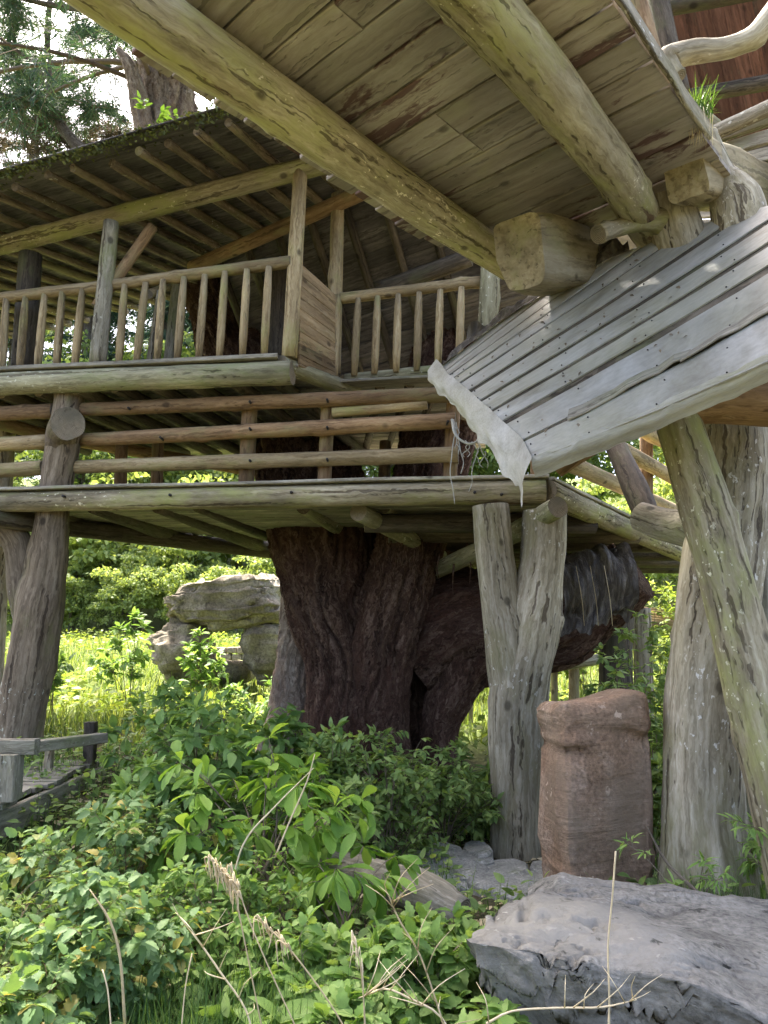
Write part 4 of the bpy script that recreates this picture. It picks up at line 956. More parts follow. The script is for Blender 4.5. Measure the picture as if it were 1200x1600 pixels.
for r_ in range(3):
    for q in range(5):
        rock('block', P(346 + q * 17 + (r_ % 2) * 8, 1016 + r_ * 11, 17.5), (.115, .12, .072), 'stone_tan', 40 + r_ * 7 + q, n=5, sq=.35, amp=.015, parent=ww)
# flagstones by the post
fs = tag(link('flagstone_path', None, (1.0, 6.2, -.15)), kind='structure')
rg = random.Random(6); rgn = np.random.RandomState(6)
for q, (x, y, w, h) in enumerate([(690, 1345, 42, 9), (742, 1338, 36, 7), (790, 1352, 40, 9), (718, 1362, 46, 10), (770, 1372, 48, 10), (830, 1368, 36, 9), (668, 1365, 34, 8), (700, 1332, 34, 6), (745, 1326, 30, 5), (850, 1352, 26, 7), (655, 1348, 30, 7), (800, 1382, 40, 8), (722, 1352, 26, 6), (872, 1396, 30, 8), (1030, 1372, 40, 10), (1020, 1395, 36, 10)]):
    c = PZ(x, y, -.13); Y = c[1]
    m = 9; an = np.sort(rgn.rand(m) * .5 + np.arange(m)) / m * 6.283; rx, ry = w / 1200 * Y * (.75 + .3 * rg.random()), .22 + .14 * rg.random()
    ring = np.column_stack([np.cos(an) * rx * (.85 + .25 * rgn.rand(m)), np.sin(an) * ry * (.85 + .25 * rgn.rand(m))])
    th_ = .05; c[2] += rg.uniform(-.02, .02); tl = rgn.randn(2) * .06; zt = ring @ tl
    V = np.vstack([np.column_stack([ring * .9, zt]), np.column_stack([ring, zt - .02]), np.column_stack([ring * 1.02, np.full(m, -.16)])]) + c
    F = [list(range(m))] + [[a, m + a, m + (a + 1) % m, (a + 1) % m] for a in range(m)] + [[m + a, 2 * m + a, 2 * m + (a + 1) % m, m + (a + 1) % m] for a in range(m)]
    put('flagstone', V, F, M['stone_slab'], fs, smooth=False)
tag(log('fallen_log', [P(520, 1352, 5.3), P(600, 1376, 4.9), P(665, 1398, 4.6), P(722, 1430, 4.45)], [.10, .11, .12, .09], M['log_grey'], None, seg=22, step=.06, rough=.12, seed=95, knots=5), 'half buried grey fallen log beside the boulder', 'log')

# ------------------------------------------------------------------ little boardwalk at left
bw = thing('boardwalk', 'small grey plank boardwalk with a low rail at far left', 'boardwalk', P(60, 1220, 6.6))
DZ = .36
for q in range(15):
    y_ = 5.55 + q * .155
    board('plank', np.array([-4.6, y_ + .05, DZ]), np.array([-2.78 + .035 * math.sin(q), y_, DZ]), np.array([0, .070, 0]), UP * .02, M['board_deck'], bw, seed=700 + q, n=3)
board('edge_board', np.array([-2.80, 5.45, DZ - .13]), np.array([-2.72, 7.9, DZ - .13]), UP * .10, np.array([.025, 0, 0]), M['board_deck'], bw, seed=716)
board('rail_board', P(-40, 1167, 5.9), P(58, 1166, 5.9), UP * .055, np.array([0, .05, 0]), M['log_grey'], bw, seed=717)
board('rail_board', P(44, 1168, 5.95), P(160, 1153, 6.9), UP * .042, np.array([.05, 0, 0]), M['log_grey'], bw, seed=718)
board('rail_post', P(16, 1178, 5.85), P(12, 1250, 5.85), np.array([.07, 0, 0]), np.array([0, .08, 0]), M['log_grey'], bw, seed=719)
board('rail_post', P(78, 1170, 6.4), P(76, 1200, 6.4), np.array([.03, 0, 0]), np.array([0, .03, 0]), M['log_pale'], bw, seed=720)
board('rail_post', P(142, 1128, 7.6), P(140, 1195, 7.6), np.array([.05, 0, 0]), np.array([0, .05, 0]), M['log_dark'], bw, seed=721)
# far log frame beyond the cedar
lf = thing('log_trellis', 'far pale log trellis glimpsed under the cedar limb', 'trellis', P(890, 1090, 13))
for (x, y0, y1, r) in ((897, 1000, 1110, .09), (728, 1090, 1190, .12), (866, 1015, 1100, .06)):
    log('upright', [P(x, y0, 13), P(x, y1, 13)], r, M['rail_tan'], lf, seg=12, seed=x)
for (x0, y0, x1, y1) in ((862, 1042, 935, 1030), (880, 1012, 950, 1000), (715, 1175, 775, 1182)):
    log('cross_log', [P(x0, y0, 12.8), P(x1, y1, 12.8)], .09, M['log_pale'], lf, seg=12, seed=x0)
sr = thing('shed_roof', 'brown shed roof just visible far behind the right posts', 'shed', P(1050, 980, 16))
for q in range(6):
    board('roof_board', P(1000, 952 + q * 4, 17 - q * .25), P(1090, 962 + q * 4, 17 - q * .25), UP * .06, np.array([0, .02, 0]), M['board_wall'], sr, seed=730 + q, n=3)

# ------------------------------------------------------------------ vegetation helpers
TM = {}
def lone_leaf(parent, pos, axis, nor, L, tname, mat):
    key = (tname, mat)
    if key not in TM:
        TV, TF = TPL[tname]; TM[key] = mesh('leaf', TV, TF, M[mat])
    o = bpy.data.objects.new('leaf', TM[key]); COL.objects.link(o); o.parent = parent
    ax = nrm(axis); sd_ = nrm(np.cross(nor, ax)); no = np.cross(ax, sd_)
    loc = np.asarray(pos) - WLOC[parent.name]
    o.matrix_basis = Matrix(((ax[0] * L, sd_[0] * L, no[0] * L, loc[0]), (ax[1] * L, sd_[1] * L, no[1] * L, loc[1]), (ax[2] * L, sd_[2] * L, no[2] * L, loc[2]), (0, 0, 0, 1)))
    return o
def thin_tubes(paths, r0, r1, seg=4):
    """many thin stems at once: paths (n,k,3)"""
    n, k, _ = paths.shape; T = np.gradient(paths, axis=1); T = nrm(T)
    ref = np.where(np.abs(T[..., 2:3]) < .8, np.array([0, 0, 1.0]), np.array([1.0, 0, 0])); A_ = nrm(np.cross(T, ref)); B_ = np.cross(T, A_)
    f = np.linspace(0, 1, k)[None, :, None]; r = (np.asarray(r0).reshape(-1, 1, 1) * (1 - f) + np.asarray(r1).reshape(-1, 1, 1) * f)
    th = np.linspace(0, 6.2832, seg, endpoint=False)
    V = np.stack([paths + r * (math.cos(a) * A_ + math.sin(a) * B_) for a in th], 2)
    idx = np.arange(n * k * seg).reshape(n, k, seg); nx_ = np.roll(idx, -1, 2)
    F = np.stack([idx[:, :-1], nx_[:, :-1], nx_[:, 1:], idx[:, 1:]], -1).reshape(-1, 4)
    return V.reshape(-1, 3), F, n, k * seg
def bez(p0, p1, p2, k):
    f = np.linspace(0, 1, k)[None, :, None]
    return p0[:, None] * (1 - f) ** 2 + 2 * p1[:, None] * f * (1 - f) + p2[:, None] * f * f
def shrub(name, label, cat, xy, R, H, ns, tname, mat, L, seed=0, ind=0, group=None, side=4, nodes=5, whorl=2, droop=.2, twig='twig', rt=.006, flat=1.2, lean=(0, 0), lo=.3, trunk_=None, z=None, pet=.35, sq=.5):
    rg = np.random.RandomState(seed); base = np.array([xy[0], xy[1], hgt(xy[0], xy[1]) - .02 if z is None else z])
    root = thing(name, label, cat, base, group)
    az = rg.rand(ns) * 6.283; rho = R * rg.rand(ns) ** sq
    tip = base + np.column_stack([np.cos(az) * rho + lean[0] * rg.rand(ns), np.sin(az) * rho + lean[1] * rg.rand(ns), H * (1 - .42 * (rho / R) ** 2) * (.72 + .36 * rg.rand(ns))])
    b0 = base + np.column_stack([rg.randn(ns, 2) * R * .10, np.zeros(ns)])
    mid = base + (tip - base) * np.array([.35, .35, .75]) + rg.randn(ns, 3) * H * .05
    K = 9; st = bez(b0, mid, tip, K)
    V1, F1, n1, k1 = thin_tubes(st, rt * (.7 + .6 * rg.rand(ns)), np.full(ns, rt * .3), 5)
    # side twigs
    m = ns * side; si = np.repeat(np.arange(ns), side); f = lo + (1 - lo) * rg.rand(m); fi = f * (K - 1); ii = np.minimum(fi.astype(int), K - 2); fr = (fi - ii)[:, None]
    s0 = st[si, ii] * (1 - fr) + st[si, ii + 1] * fr; td = nrm(st[si, ii + 1] - st[si, ii])
    od = nrm(rg.randn(m, 3) * np.array([1, 1, .45]) + nrm(s0 - base - UP * H * .3) * .8 + td * .5)
    tl = (R * .45 * (.4 + .8 * rg.rand(m)) * (1.15 - .5 * f))[:, None]
    s2 = s0 + od * tl - UP * droop * tl * .6; s1 = s0 + od * tl * .5 + UP * tl * .12
    sw = bez(s0, s1, s2, 5); V2, F2, n2, k2 = thin_tubes(sw, np.full(m, rt * .4), np.full(m, rt * .18), 4)
    put('twigs', np.vstack([V1, V2]), np.vstack([F1, F2 + len(V1)]), M[twig], root, tint=np.concatenate([np.repeat(rg.rand(n1), k1), np.repeat(rg.rand(n2), k2)]))['kind'] = 'stuff'
    # leaves along twigs and stem tips
    allp = [sw]; paths = sw; nn = m * nodes
    ti = np.repeat(np.arange(m), nodes); g = .25 + .75 * (np.tile(np.arange(nodes), m) + rg.rand(nn)) / nodes
    gi = g * 4; ii = np.minimum(gi.astype(int), 3); fr = (gi - ii)[:, None]; p = sw[ti, ii] * (1 - fr) + sw[ti, ii + 1] * fr; tdir = nrm(sw[ti, ii + 1] - sw[ti, ii])
    ne = ns * 2; ei = np.repeat(np.arange(ns), 2); p = np.vstack([p, st[ei, -1]]); tdir = np.vstack([tdir, nrm(st[ei, -1] - st[ei, -2])])
    P_, AX, NO, LL = [], [], [], []
    for w in range(whorl):
        n_ = len(p); a0 = rg.rand(n_) * 6.283 + w * 6.283 / whorl
        ref = nrm(np.cross(tdir, UP + .01)); r2 = np.cross(tdir, ref)
        ax = nrm(tdir * .55 + ref * np.cos(a0)[:, None] + r2 * np.sin(a0)[:, None] * .6 - UP * droop * (.4 + rg.rand(n_))[:, None])
        no = nrm(UP * flat + rg.randn(n_, 3) * .45 + nrm(p - base) * .25)
        l_ = L * (.55 + .6 * rg.rand(n_))
        P_.append(p + ax * (l_ * pet * rg.rand(n_))[:, None]); AX.append(ax); NO.append(no); LL.append(l_)
    P_, AX, NO, LL = np.vstack(P_), np.vstack(AX), np.vstack(NO), np.concatenate(LL)
    keep = P_[:, 2] > hgt(P_[:, 0], P_[:, 1]) + .01
    P_, AX, NO, LL = P_[keep], AX[keep], NO[keep], LL[keep]
    if ind:
        d = np.linalg.norm(P_ - EYE, axis=1); sc = LL / d * (1 + .15 * rg.rand(len(d))) + .02 * (P_[:, 2] - base[2]) / H * LL / d * 10
        o_ = np.argsort(-sc); pick = o_[:ind]
        for q in pick: lone_leaf(root, P_[q], AX[q], NO[q], LL[q], tname, mat)
        rest = o_[ind:]; P_, AX, NO, LL = P_[rest], AX[rest], NO[rest], LL[rest]
    leaves('foliage', P_, AX, NO, LL, tname, M[mat], root, seed)
    return root

# ------------------------------------------------------------------ cedar crown and far conifers
def conifer_foliage(name, axis_fn, zs, nb, Lmax, parent, seed, mat='needle', nl=22, nn=34, size=.2, bmat='twig', az_bias=None, wid=1.0):
    rg = np.random.RandomState(seed); z = zs[0] + (zs[1] - zs[0]) * rg.rand(nb); az = rg.rand(nb) * 6.283
    if az_bias is not None:
        h_ = int(nb * az_bias[2]); az[:h_] = az_bias[0] + az_bias[1] * rg.randn(h_)
    c0 = np.array([axis_fn(a) for a in z]); L = Lmax * (.45 + .55 * rg.rand(nb)) * (1.05 - .75 * (z - zs[0]) / (zs[1] - zs[0]))
    out = np.column_stack([np.cos(az), np.sin(az), 0 * az]); tip = c0 + out * L[:, None] - UP * (L * (.05 + .3 * rg.rand(nb)))[:, None]
    mid = c0 + out * (L * .5)[:, None] + UP * (L * .10)[:, None]
    st = bez(c0, mid, tip, 9); V1, F1, n1, k1 = thin_tubes(st, .045 * L / Lmax + .012, np.full(nb, .006), 5)
    m = nb * nl; si = np.repeat(np.arange(nb), nl); f = .18 + .82 * rg.rand(m); fi = f * 8; ii = np.minimum(fi.astype(int), 7); fr = (fi - ii)[:, None]
    s0 = st[si, ii] * (1 - fr) + st[si, ii + 1] * fr; td = nrm(st[si, ii + 1] - st[si, ii])
    lat = nrm(np.cross(td, UP)) * np.where(rg.rand(m) < .5, 1, -1)[:, None]
    od = nrm(td * .7 + lat + rg.randn(m, 3) * .35 - UP * .25); tl = (L[si] * .28 * (.4 + .8 * rg.rand(m)) * (1.2 - .6 * f))[:, None]
    s2 = s0 + od * tl - UP * tl * .2; sw = bez(s0, s0 + od * tl * .5 + UP * tl * .06, s2, 4)
    V2, F2, n2, k2 = thin_tubes(sw, np.full(m, .008), np.full(m, .003), 3)
    put('boughs', np.vstack([V1, V2]), np.vstack([F1, F2 + len(V1)]), M[bmat], parent, tint=np.concatenate([np.repeat(rg.rand(n1), k1), np.repeat(rg.rand(n2), k2)]))
    t_ = m * nn; ti = np.repeat(np.arange(m), nn); g = .1 + .9 * rg.rand(t_)[:, None]; p = s0[ti] * (1 - g) + s2[ti] * g + rg.randn(t_, 3) * .03
    d = nrm(od[ti] * .8 + rg.randn(t_, 3) * .75 - UP * .25)
    return leaves('crown', p, d, rg.randn(t_, 3), size * (.5 + .8 * rg.rand(t_)), 'needle', M[mat], parent, seed, ratio=wid * (.7 + .6 * rg.rand(t_)))
tp0, tp1 = P(246, 100, 11.5), P(225, -300, 11.5)
def cax(z): return lerp(tp0, tp1, (z - tp0[2]) / (tp1[2] - tp0[2])) if z < 14 else lerp(tp0, tp1, (14 - tp0[2]) / (tp1[2] - tp0[2])) + UP * (z - 14)
log('trunk_top', [tp1, cax(14), cax(22)], [.3, .25, .05], M['bark_cedar'], gc, cap=M['bark_cedar'], seg=20, step=.4)
conifer_foliage('crown', cax, (10.2, 22), 84, 6.0, gc, 11, nl=20, nn=22, size=.24, wid=1.0, az_bias=(-1.2, .9, .3))
tag(bpy.data.objects['crown'], kind='stuff')
# lower left hanging sprays of the cedar, in front of the sky
rgp = random.Random(2); sp_ = [(x + rgp.uniform(-22, 22), y + rgp.uniform(-22, 22), rgp.uniform(12.2, 15.5)) for x in (-10, 45, 100, 155) for y in (-20, 40, 100, 160, 220, 285)] + [(330, 190, 14.5), (300, 240, 14.5), (350, 215, 14.8), (200, 60, 13.8)]
for q, (x, y, Y) in enumerate(sp_):
    c = P(x, y, Y); rgq = np.random.RandomState(900 + q); n_ = 1900
    f = rgq.rand(14); ang = rgq.rand(14) * 6.283
    tips = c + np.column_stack([np.cos(ang) * .75, np.sin(ang) * .6, rgq.randn(14) * .35 - .12]); ti = rgq.randint(0, 14, n_); g = rgq.rand(n_)[:, None]
    st = bez(np.repeat(c[None], 14, 0), (c + tips) / 2 + UP * .12, tips, 5); V1, F1, n1, k1 = thin_tubes(st, np.full(14, .012), np.full(14, .004), 4)
    put('spray_twigs', V1, F1, M['twig'], gc, tint=np.zeros(len(V1)))['kind'] = 'stuff'
    p = c * (1 - g) + tips[ti] * g + rgq.randn(n_, 3) * .06 + UP * (.12 * 2 * g * (1 - g))
    leaves('spray', p, nrm(nrm(tips[ti] - c) + rgq.randn(n_, 3) * .8), rgq.randn(n_, 3), .17 * (.5 + .8 * rgq.rand(n_)), 'needle', M['needle_brown' if q % 6 == 4 else 'needle'], gc, 900 + q, ratio=np.full(n_, .8))
def copy_tree(o, world, label=None, rz=0, sc=1.0):
    c = o.copy(); COL.objects.link(c); c.location = world; c.rotation_euler = (0, 0, rz); c.scale = (sc, sc, sc); WLOC[c.name] = np.asarray(world)
    if label: c['label'] = label
    for ch in o.children:
        d = ch.copy(); COL.objects.link(d); d.parent = c
    return c
def far_conifer(loc, H, label, seed):
    r = thing('conifer', label, 'conifer', loc, 'conifers behind the lodge')
    log('trunk', [loc, loc + UP * H * .5, loc + UP * H], [H * .018, H * .013, .03], M['bark_grey'], r, cap=M['bark_grey'], seg=14, step=1.0, seed=seed)
    o = conifer_foliage('crown', lambda z: loc + UP * (z - loc[2]), (loc[2] + H * .12, loc[2] + H), 110, H * .20, r, seed, nl=18, nn=20, size=.5, wid=1.6)
    o['kind'] = 'stuff'
    return r
def G3(x, y, dz=0): return np.array([x, y, float(hgt(x, y)) + dz])
cf = far_conifer(G3(-21, 52), 33, 'tall blue green conifer left of the cedar stem, behind the lodge roof', 31)
for x, y, sc, rz, lab in [(-9.5, 55, 1.15, 1.7, 'dark conifer filling the gap between the cedar stem and the plank platform'), (-28, 56, 1.2, 3.1, 'conifer at the far left edge behind the balcony'), (-16, 53, 1.05, 5.2, 'conifer seen through the left balcony balusters'), (-4.5, 54, 1.1, 2.6, 'conifer behind the jogged board wall of the lodge'), (1.5, 55, 1.1, 4.4, 'conifer seen between the right balcony balusters'), (7.5, 56, 1.1, .7, 'conifer peeping out below the hewn timber')]:
    copy_tree(cf, G3(x, y), lab, rz, sc)

# ------------------------------------------------------------------ hillside trees
def broadleaf(loc, H, Rc, label, mat, seed, nclump=46, per=150, size=.34, group='trees on the hillside', trunkm='bark_grey', low=.22):
    rg = np.random.RandomState(seed); r = thing('hillside_tree', label, 'tree', loc, group); loc = np.asarray(loc)
    V, F, G, mi = multi([tube([loc - UP * .3, loc + UP * H * .35, loc + UP * H * .75 + np.array([.2, 0, 0])], [H * .02, H * .016, H * .006], seg=8, step=.8, seed=seed)] +
                        [tube([loc + UP * H * (.28 + .08 * q), loc + UP * H * (.45 + .08 * q) + np.array([math.cos(q * 2.2), math.sin(q * 2.2), 0]) * Rc * .6], [H * .009, H * .004], seg=6, step=.8, seed=q) for q in range(5)])
    put('trunk', V, F, [M[trunkm], M[trunkm]], r, G, midx=mi)
    d = nrm(rg.randn(nclump, 3)); rad = rg.rand(nclump) ** .45
    cc = loc + UP * H * (.5 + low / 2) + d * rad[:, None] * np.array([Rc, Rc, H * (.5 - low / 2)]); cr_ = Rc * (.20 + .2 * rg.rand(nclump))
    n = nclump * per; ci = np.repeat(np.arange(nclump), per); dd = nrm(rg.randn(n, 3)); dd[:, 2] = np.abs(dd[:, 2]) * .9 - .25
    p = cc[ci] + dd * (cr_[ci] * (.55 + .55 * rg.rand(n)))[:, None] * np.array([1.15, 1.15, .75])
    ax = nrm(dd * .5 + rg.randn(n, 3) * .6 - UP * .35); no = nrm(dd + UP * .6 + rg.randn(n, 3) * .4)
    leaves('crown', p, ax, no, size * (.6 + .7 * rg.rand(n)), 'quad', M[mat], r, seed)
    return r
ht = [broadleaf(G3(-12.4, 37), 8.0, 3.4, 'rounded light green tree on the slope left of the dolmen', 'leaf_hill_light', 51),
      broadleaf(G3(-7.5, 39), 8.6, 3.2, 'pale feathery tree on the slope above the dolmen', 'leaf_hill_light', 52),
      broadleaf(G3(-16.5, 41), 11.5, 4.0, 'taller dark green tree behind the left post', 'leaf_hill', 53, nclump=60)]
spots = [(0, -9.8, 36, 'light round bush tree at the field edge behind the dolmen capstone', .62), (1, -14.6, 36.5, 'yellowish bush tree at the field edge right of the left post', .62), (0, -5.2, 42, 'green tree on the slope just left of the cedar trunk', 1.05), (1, -10.5, 45, 'pale tree high on the slope over the dolmen', 1.2),
         (2, -7.0, 49, 'tall tree on the hill behind the lodge rails', 1.2), (2, -12.5, 50, 'tall tree on the hill left of the lodge middle post', 1.25), (2, -19, 49, 'tall tree on the hill at the far left', 1.3), (0, -20, 39, 'green tree beyond the left frame edge', 1.0), (2, -1.5, 47, 'tree behind the great cedar on the hill', 1.2),
         (1, 1.0, 40, 'light tree low behind the cedar roots', .9), (0, 5.5, 39, 'green tree seen under the cedar limb', .9), (1, 10.6, 37, 'yellow green tree right of the pale grey post', .9), (2, 8.5, 47, 'tall tree behind the far log frame', 1.1), (1, 15.5, 40, 'light tree beyond the right posts', 1.0), (2, 14, 50, 'tall tree on the hill at right', 1.2), (0, 20, 44, 'green tree on the hill beyond the right edge', 1.2), (2, 3.5, 52, 'tall tree on the hill behind the tree house middle', 1.3)] + [(q % 3, x, y, 'hillside tree standing %s' % w, 1.1 + .1 * (q % 3)) for q, (x, y, w) in enumerate([(-26, 38, 'nearest outside the left frame edge'), (-31, 43, 'second outside the left frame edge'), (-37, 40, 'third outside the left frame edge'), (-44, 47, 'far outside the left frame edge'), (-29, 51, 'high on the slope outside the left frame edge'), (27, 40, 'nearest outside the right frame edge'), (33, 46, 'far outside the right frame edge')])]
for q, (k, x, y, lab, sc) in enumerate(spots): copy_tree(ht[k], G3(x, y), lab, q * 1.3, sc)
# bamboo-like thicket and field edge
for q, (x, y, sc) in enumerate([(-11.0, 33.2, .46), (-8.7, 33.4, .42), (-6.4, 33.6, .46), (-13.6, 33.6, .44), (-4.4, 34, .5), (-16, 34, .5)]):
    copy_tree(ht[(q + 1) % 2], G3(x, y, -.4), ['low bush at the foot of the slope left of the dolmen', 'low bush behind the dolmen left upright', 'low bush behind the dolmen right upright', 'low bush beside the left post at the field edge', 'low bush near the cedar trunk at the field edge', 'low bush at the left frame edge of the field'][q], q * 2.1, sc)
# field grass
rgn = np.random.RandomState(77); n = 50000
fy = 9.2 + (36 - 9.2) * rgn.rand(n) ** 1.2; fx = (rgn.rand(n) * 1.5 - .75) * fy * .95 - .5
m_ = (fx < -1.0) | (fx > 2.4) | (fy > 11.5); fx, fy = fx[m_], fy[m_]; n = len(fx)
FB = np.column_stack([fx, fy, hgt(fx, fy)])
def bladeset(name, FB, L, w, mat, seed, parent=None, droop=.5):
    rg = np.random.RandomState(seed); n = len(FB); az = rg.rand(n) * 6.283; out = np.column_stack([np.cos(az), np.sin(az), 0 * az]); side = np.column_stack([-np.sin(az), np.cos(az), 0 * az])
    ln = (L * (.5 + .8 * rg.rand(n)))[:, None]; ww_ = (w * (.6 + .8 * rg.rand(n)))[:, None]; dr = (droop * rg.rand(n))[:, None]; V = []
    for f in (0, .5, 1.0):
        c = FB + UP * ln * (f - .35 * dr * f * f) + out * ln * (dr * .8 * f * f + .1 * f); V += [c - side * ww_ * (1.02 - f), c + side * ww_ * (1.02 - f)]
    V = np.stack(V, 1).reshape(-1, 3); o = (np.arange(n) * 6)[:, None]; F = np.concatenate([o + np.array([[0, 1, 3, 2]]), o + np.array([[2, 3, 5, 4]])])
    return put(name, V, F, M[mat], parent, tint=np.repeat(rg.rand(n), 6))
tag(bladeset('field_grass', FB, .30, .013, 'grass', 3, droop=.9), 'tall yellow green grass of the sunny field', 'grass', kind='stuff')

n = 16000; fy = 10 + 25 * rgn.rand(n) ** 1.1; fx = (rgn.rand(n) * 1.5 - .8) * fy * .9; ck = fbm(np.column_stack([fx * .5, fy * .3, 0 * fx]), 3, 12) > 0.0; fx, fy = fx[ck], fy[ck]; n = len(fx)
tag(leaves('field_weeds', np.column_stack([fx, fy, hgt(fx, fy) + .12 + .25 * rgn.rand(n)]), nrm(np.column_stack([rgn.randn(n, 2), .1 + .4 * rgn.rand(n)])), UP + rgn.randn(n, 3) * .4, .10 + .10 * rgn.rand(n), 'quad', M['leaf_lime'], None, 18), 'broad leafed weeds growing through the sunny field', 'weeds', kind='stuff')

# ------------------------------------------------------------------ undergrowth on the shaded ground
rgn = np.random.RandomState(5); n = 15000
gx_ = rgn.rand(n) * 6.6 - 4.0; gy_ = 2.4 + 6.6 * rgn.rand(n)
m_ = ~((gx_ > .35) & (gy_ < 4.5)) & ~((gx_ > .5) & (gx_ < 1.7) & (gy_ > 5.4) & (gy_ < 6.9)) & (fbm(np.column_stack([gx_ * .9, gy_ * .9, 0 * gx_]), 3, 4) > -.35)
gx_, gy_ = gx_[m_], gy_[m_]; n = len(gx_); gb = np.column_stack([gx_, gy_, hgt(gx_, gy_)])
ax = nrm(np.column_stack([rgn.randn(n, 2), .25 + .3 * rgn.rand(n)]))
tag(leaves('ground_cover', gb + UP * (.03 + .22 * rgn.rand(n) ** 1.5)[:, None], ax, UP + rgn.randn(n, 3) * .35, .045 + .05 * rgn.rand(n), 'ovate', M['leaf_small'], None, 6), 'low leafy ground cover under the shrubs', 'ground cover', kind='stuff')
m_ = rgn.rand(n) < .55
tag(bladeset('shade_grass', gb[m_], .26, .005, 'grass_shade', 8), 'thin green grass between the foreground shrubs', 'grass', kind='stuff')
rgn = np.random.RandomState(15); n = 2600
lx = rgn.rand(n) * 6 - 3.6; ly = 2.6 + 6 * rgn.rand(n); lb = np.column_stack([lx, ly, hgt(lx, ly) + .015])
tag(leaves('leaf_litter', lb, nrm(np.column_stack([rgn.randn(n, 2), .15 * rgn.randn(n)])), UP + rgn.randn(n, 3) * .25, .04 + .05 * rgn.rand(n), 'scrap', M['straw'], None, 7), 'dead leaves scattered on the ground', 'leaf litter', kind='stuff')

# ------------------------------------------------------------------ shrubs, from far to near
sh = shrub
for q, (x, y, R, H, lab) in enumerate([(5.9, 16.2, 1.3, 2.3, 'sunlit lime shrub right of the pale grey post'), (4.1, 16, 1.2, 1.9, 'sunlit lime shrub behind the red stone'), (3.0, 16.5, 1.2, 1.7, 'sunlit lime shrub under the cedar limb tip'), (1.6, 16, 1.1, 1.3, 'sunlit lime shrub seen past the cedar root'), (7.0, 16.0, 1.3, 2.6, 'sunlit lime shrub behind the slim dark post')]):
    sh('lime_shrub', lab, 'shrub', (x, y), R, H, 26, 'ovate', 'leaf_lime', .12, 40 + q, 0, 'sunlit shrubs behind the platform', side=7, nodes=6, whorl=2)
for q, (x, y, R, H, lab) in enumerate([(-3.65, 11.2, .5, 1.5, 'slender sapling in the field left of the dolmen'), (-2.75, 11.6, .45, 1.35, 'slender sapling in front of the dolmen left upright'), (-1.75, 11.0, .6, 1.1, 'leafy sapling between the dolmen and the cedar'), (-4.3, 10.2, .6, .9, 'low weedy bush beside the left post')]):
    sh('sapling', lab, 'sapling', (x, y), R, H, 7, 'ovate', 'leaf_shrub', .13, 50 + q, 0, 'saplings at the field edge', side=6, nodes=5)
for q, (x, y, R, H, lab) in enumerate([(2.12, 6.5, .42, 1.75, 'tall dark shrub between the red stone and the right post'), (2.5, 7.4, .6, 2.1, 'tall shrub further back behind the right post'), (1.95, 6.0, .3, .9, 'low leafy shrub at the right foot of the red stone')]):
    sh('thicket_shrub', lab, 'shrub', (x, y), R, H, 16, 'ovate', 'leaf_small', .085, 60 + q, 40, 'shrubs behind the red stone', side=6, nodes=6)
for q, (x, y, R, H, lab) in enumerate([(-1.95, 7.4, .55, 1.2, 'broad leafy shrub beside the boardwalk'), (-1.45, 6.3, .7, 1.1, 'broad leafy shrub below the dolmen'), (-1.5, 5.5, .45, .8, 'lower leafy shrub in front of the boardwalk end'), (-.8, 7.2, .6, 1.0, 'leafy shrub against the pale cedar stem')]):
    sh('broadleaf_shrub', lab, 'shrub', (x, y), R, H, 20, 'ovate', 'leaf_shrub', .125, 70 + q, 70, 'broad leafed shrubs at left', side=5, nodes=5)
for q, (x, y, R, H, lab) in enumerate([(.02, 6.3, .58, 1.1, 'twiggy small leafed bush in front of the cedar base'), (.5, 7.0, .5, .95, 'twiggy small leafed bush left of the forked post'), (-.4, 6.5, .5, .95, 'twiggy bush at the foot of the dark cedar stem')]):
    sh('twiggy_bush', lab, 'bush', (x, y), R, H, 26, 'ovate', 'leaf_small', .075, 80 + q, 60, 'twiggy bushes at the cedar base', side=6, nodes=6, twig='twig')
sh('fern_clump', 'dark drooping fern clump beside the cedar root', 'fern', (.95, 7.6), .5, .6, 18, 'lance', 'leaf_small', .14, 88, 30, side=5, nodes=9, droop=.6)
sh('chestnut_sapling', 'bright chestnut sapling with large whorled leaves in the middle', 'sapling', (-.72, 4.9), .66, 1.2, 17, 'obovate', 'leaf_chestnut', .165, 90, 240, 'chestnut saplings', side=3, nodes=2, whorl=5, droop=.45, rt=.009, pet=.15)
sh('chestnut_sapling', 'chestnut sapling with hanging leaves above the fallen log', 'sapling', (-.22, 4.25), .42, .72, 6, 'obovate', 'leaf_chestnut', .16, 91, 90, 'chestnut saplings', side=2, nodes=2, whorl=5, droop=.8, rt=.007, pet=.15)
for q, (x, y, R, H, lab) in enumerate([(-2.0, 4.2, .5, .48, 'raspberry bush right below the boardwalk post'), (-1.35, 4.35, .6, .78, 'raspberry bush under the left chestnut leaves'), (-.75, 3.9, .45, .6, 'raspberry bush behind the drooping dry grass head'), (-1.75, 3.45, .55, .62, 'raspberry bush at the left edge, middle of the slope'), (-1.15, 3.3, .42, .62, 'raspberry bush left of the dry grass stalks'), (-1.4, 2.75, .45, .5, 'raspberry bush in the bottom left corner'), (-.82, 2.65, .28, .32, 'raspberry bush at the bottom edge left of the grass'), (-2.5, 4.7, .4, .36, 'raspberry bush at the left edge beside the boardwalk')]):
    sh('raspberry_bush', lab, 'bush', (x, y), R, H, 29, ['toothed', 'toothed', 'ovate', 'ovate', 'toothed', 'toothed', 'toothed', 'ovate'][q], ['leaf_bramble', 'leaf_bramble', 'leaf_herb', 'leaf_small', 'leaf_bramble', 'leaf_bramble', 'leaf_herb', 'leaf_bramble'][q], [.06, .065, .052, .05, .06, .07, .05, .06][q], 100 + q, 110, 'raspberry bushes at lower left', side=6, nodes=6, whorl=2, droop=.3, twig='twig_red', rt=.0032, flat=.9)
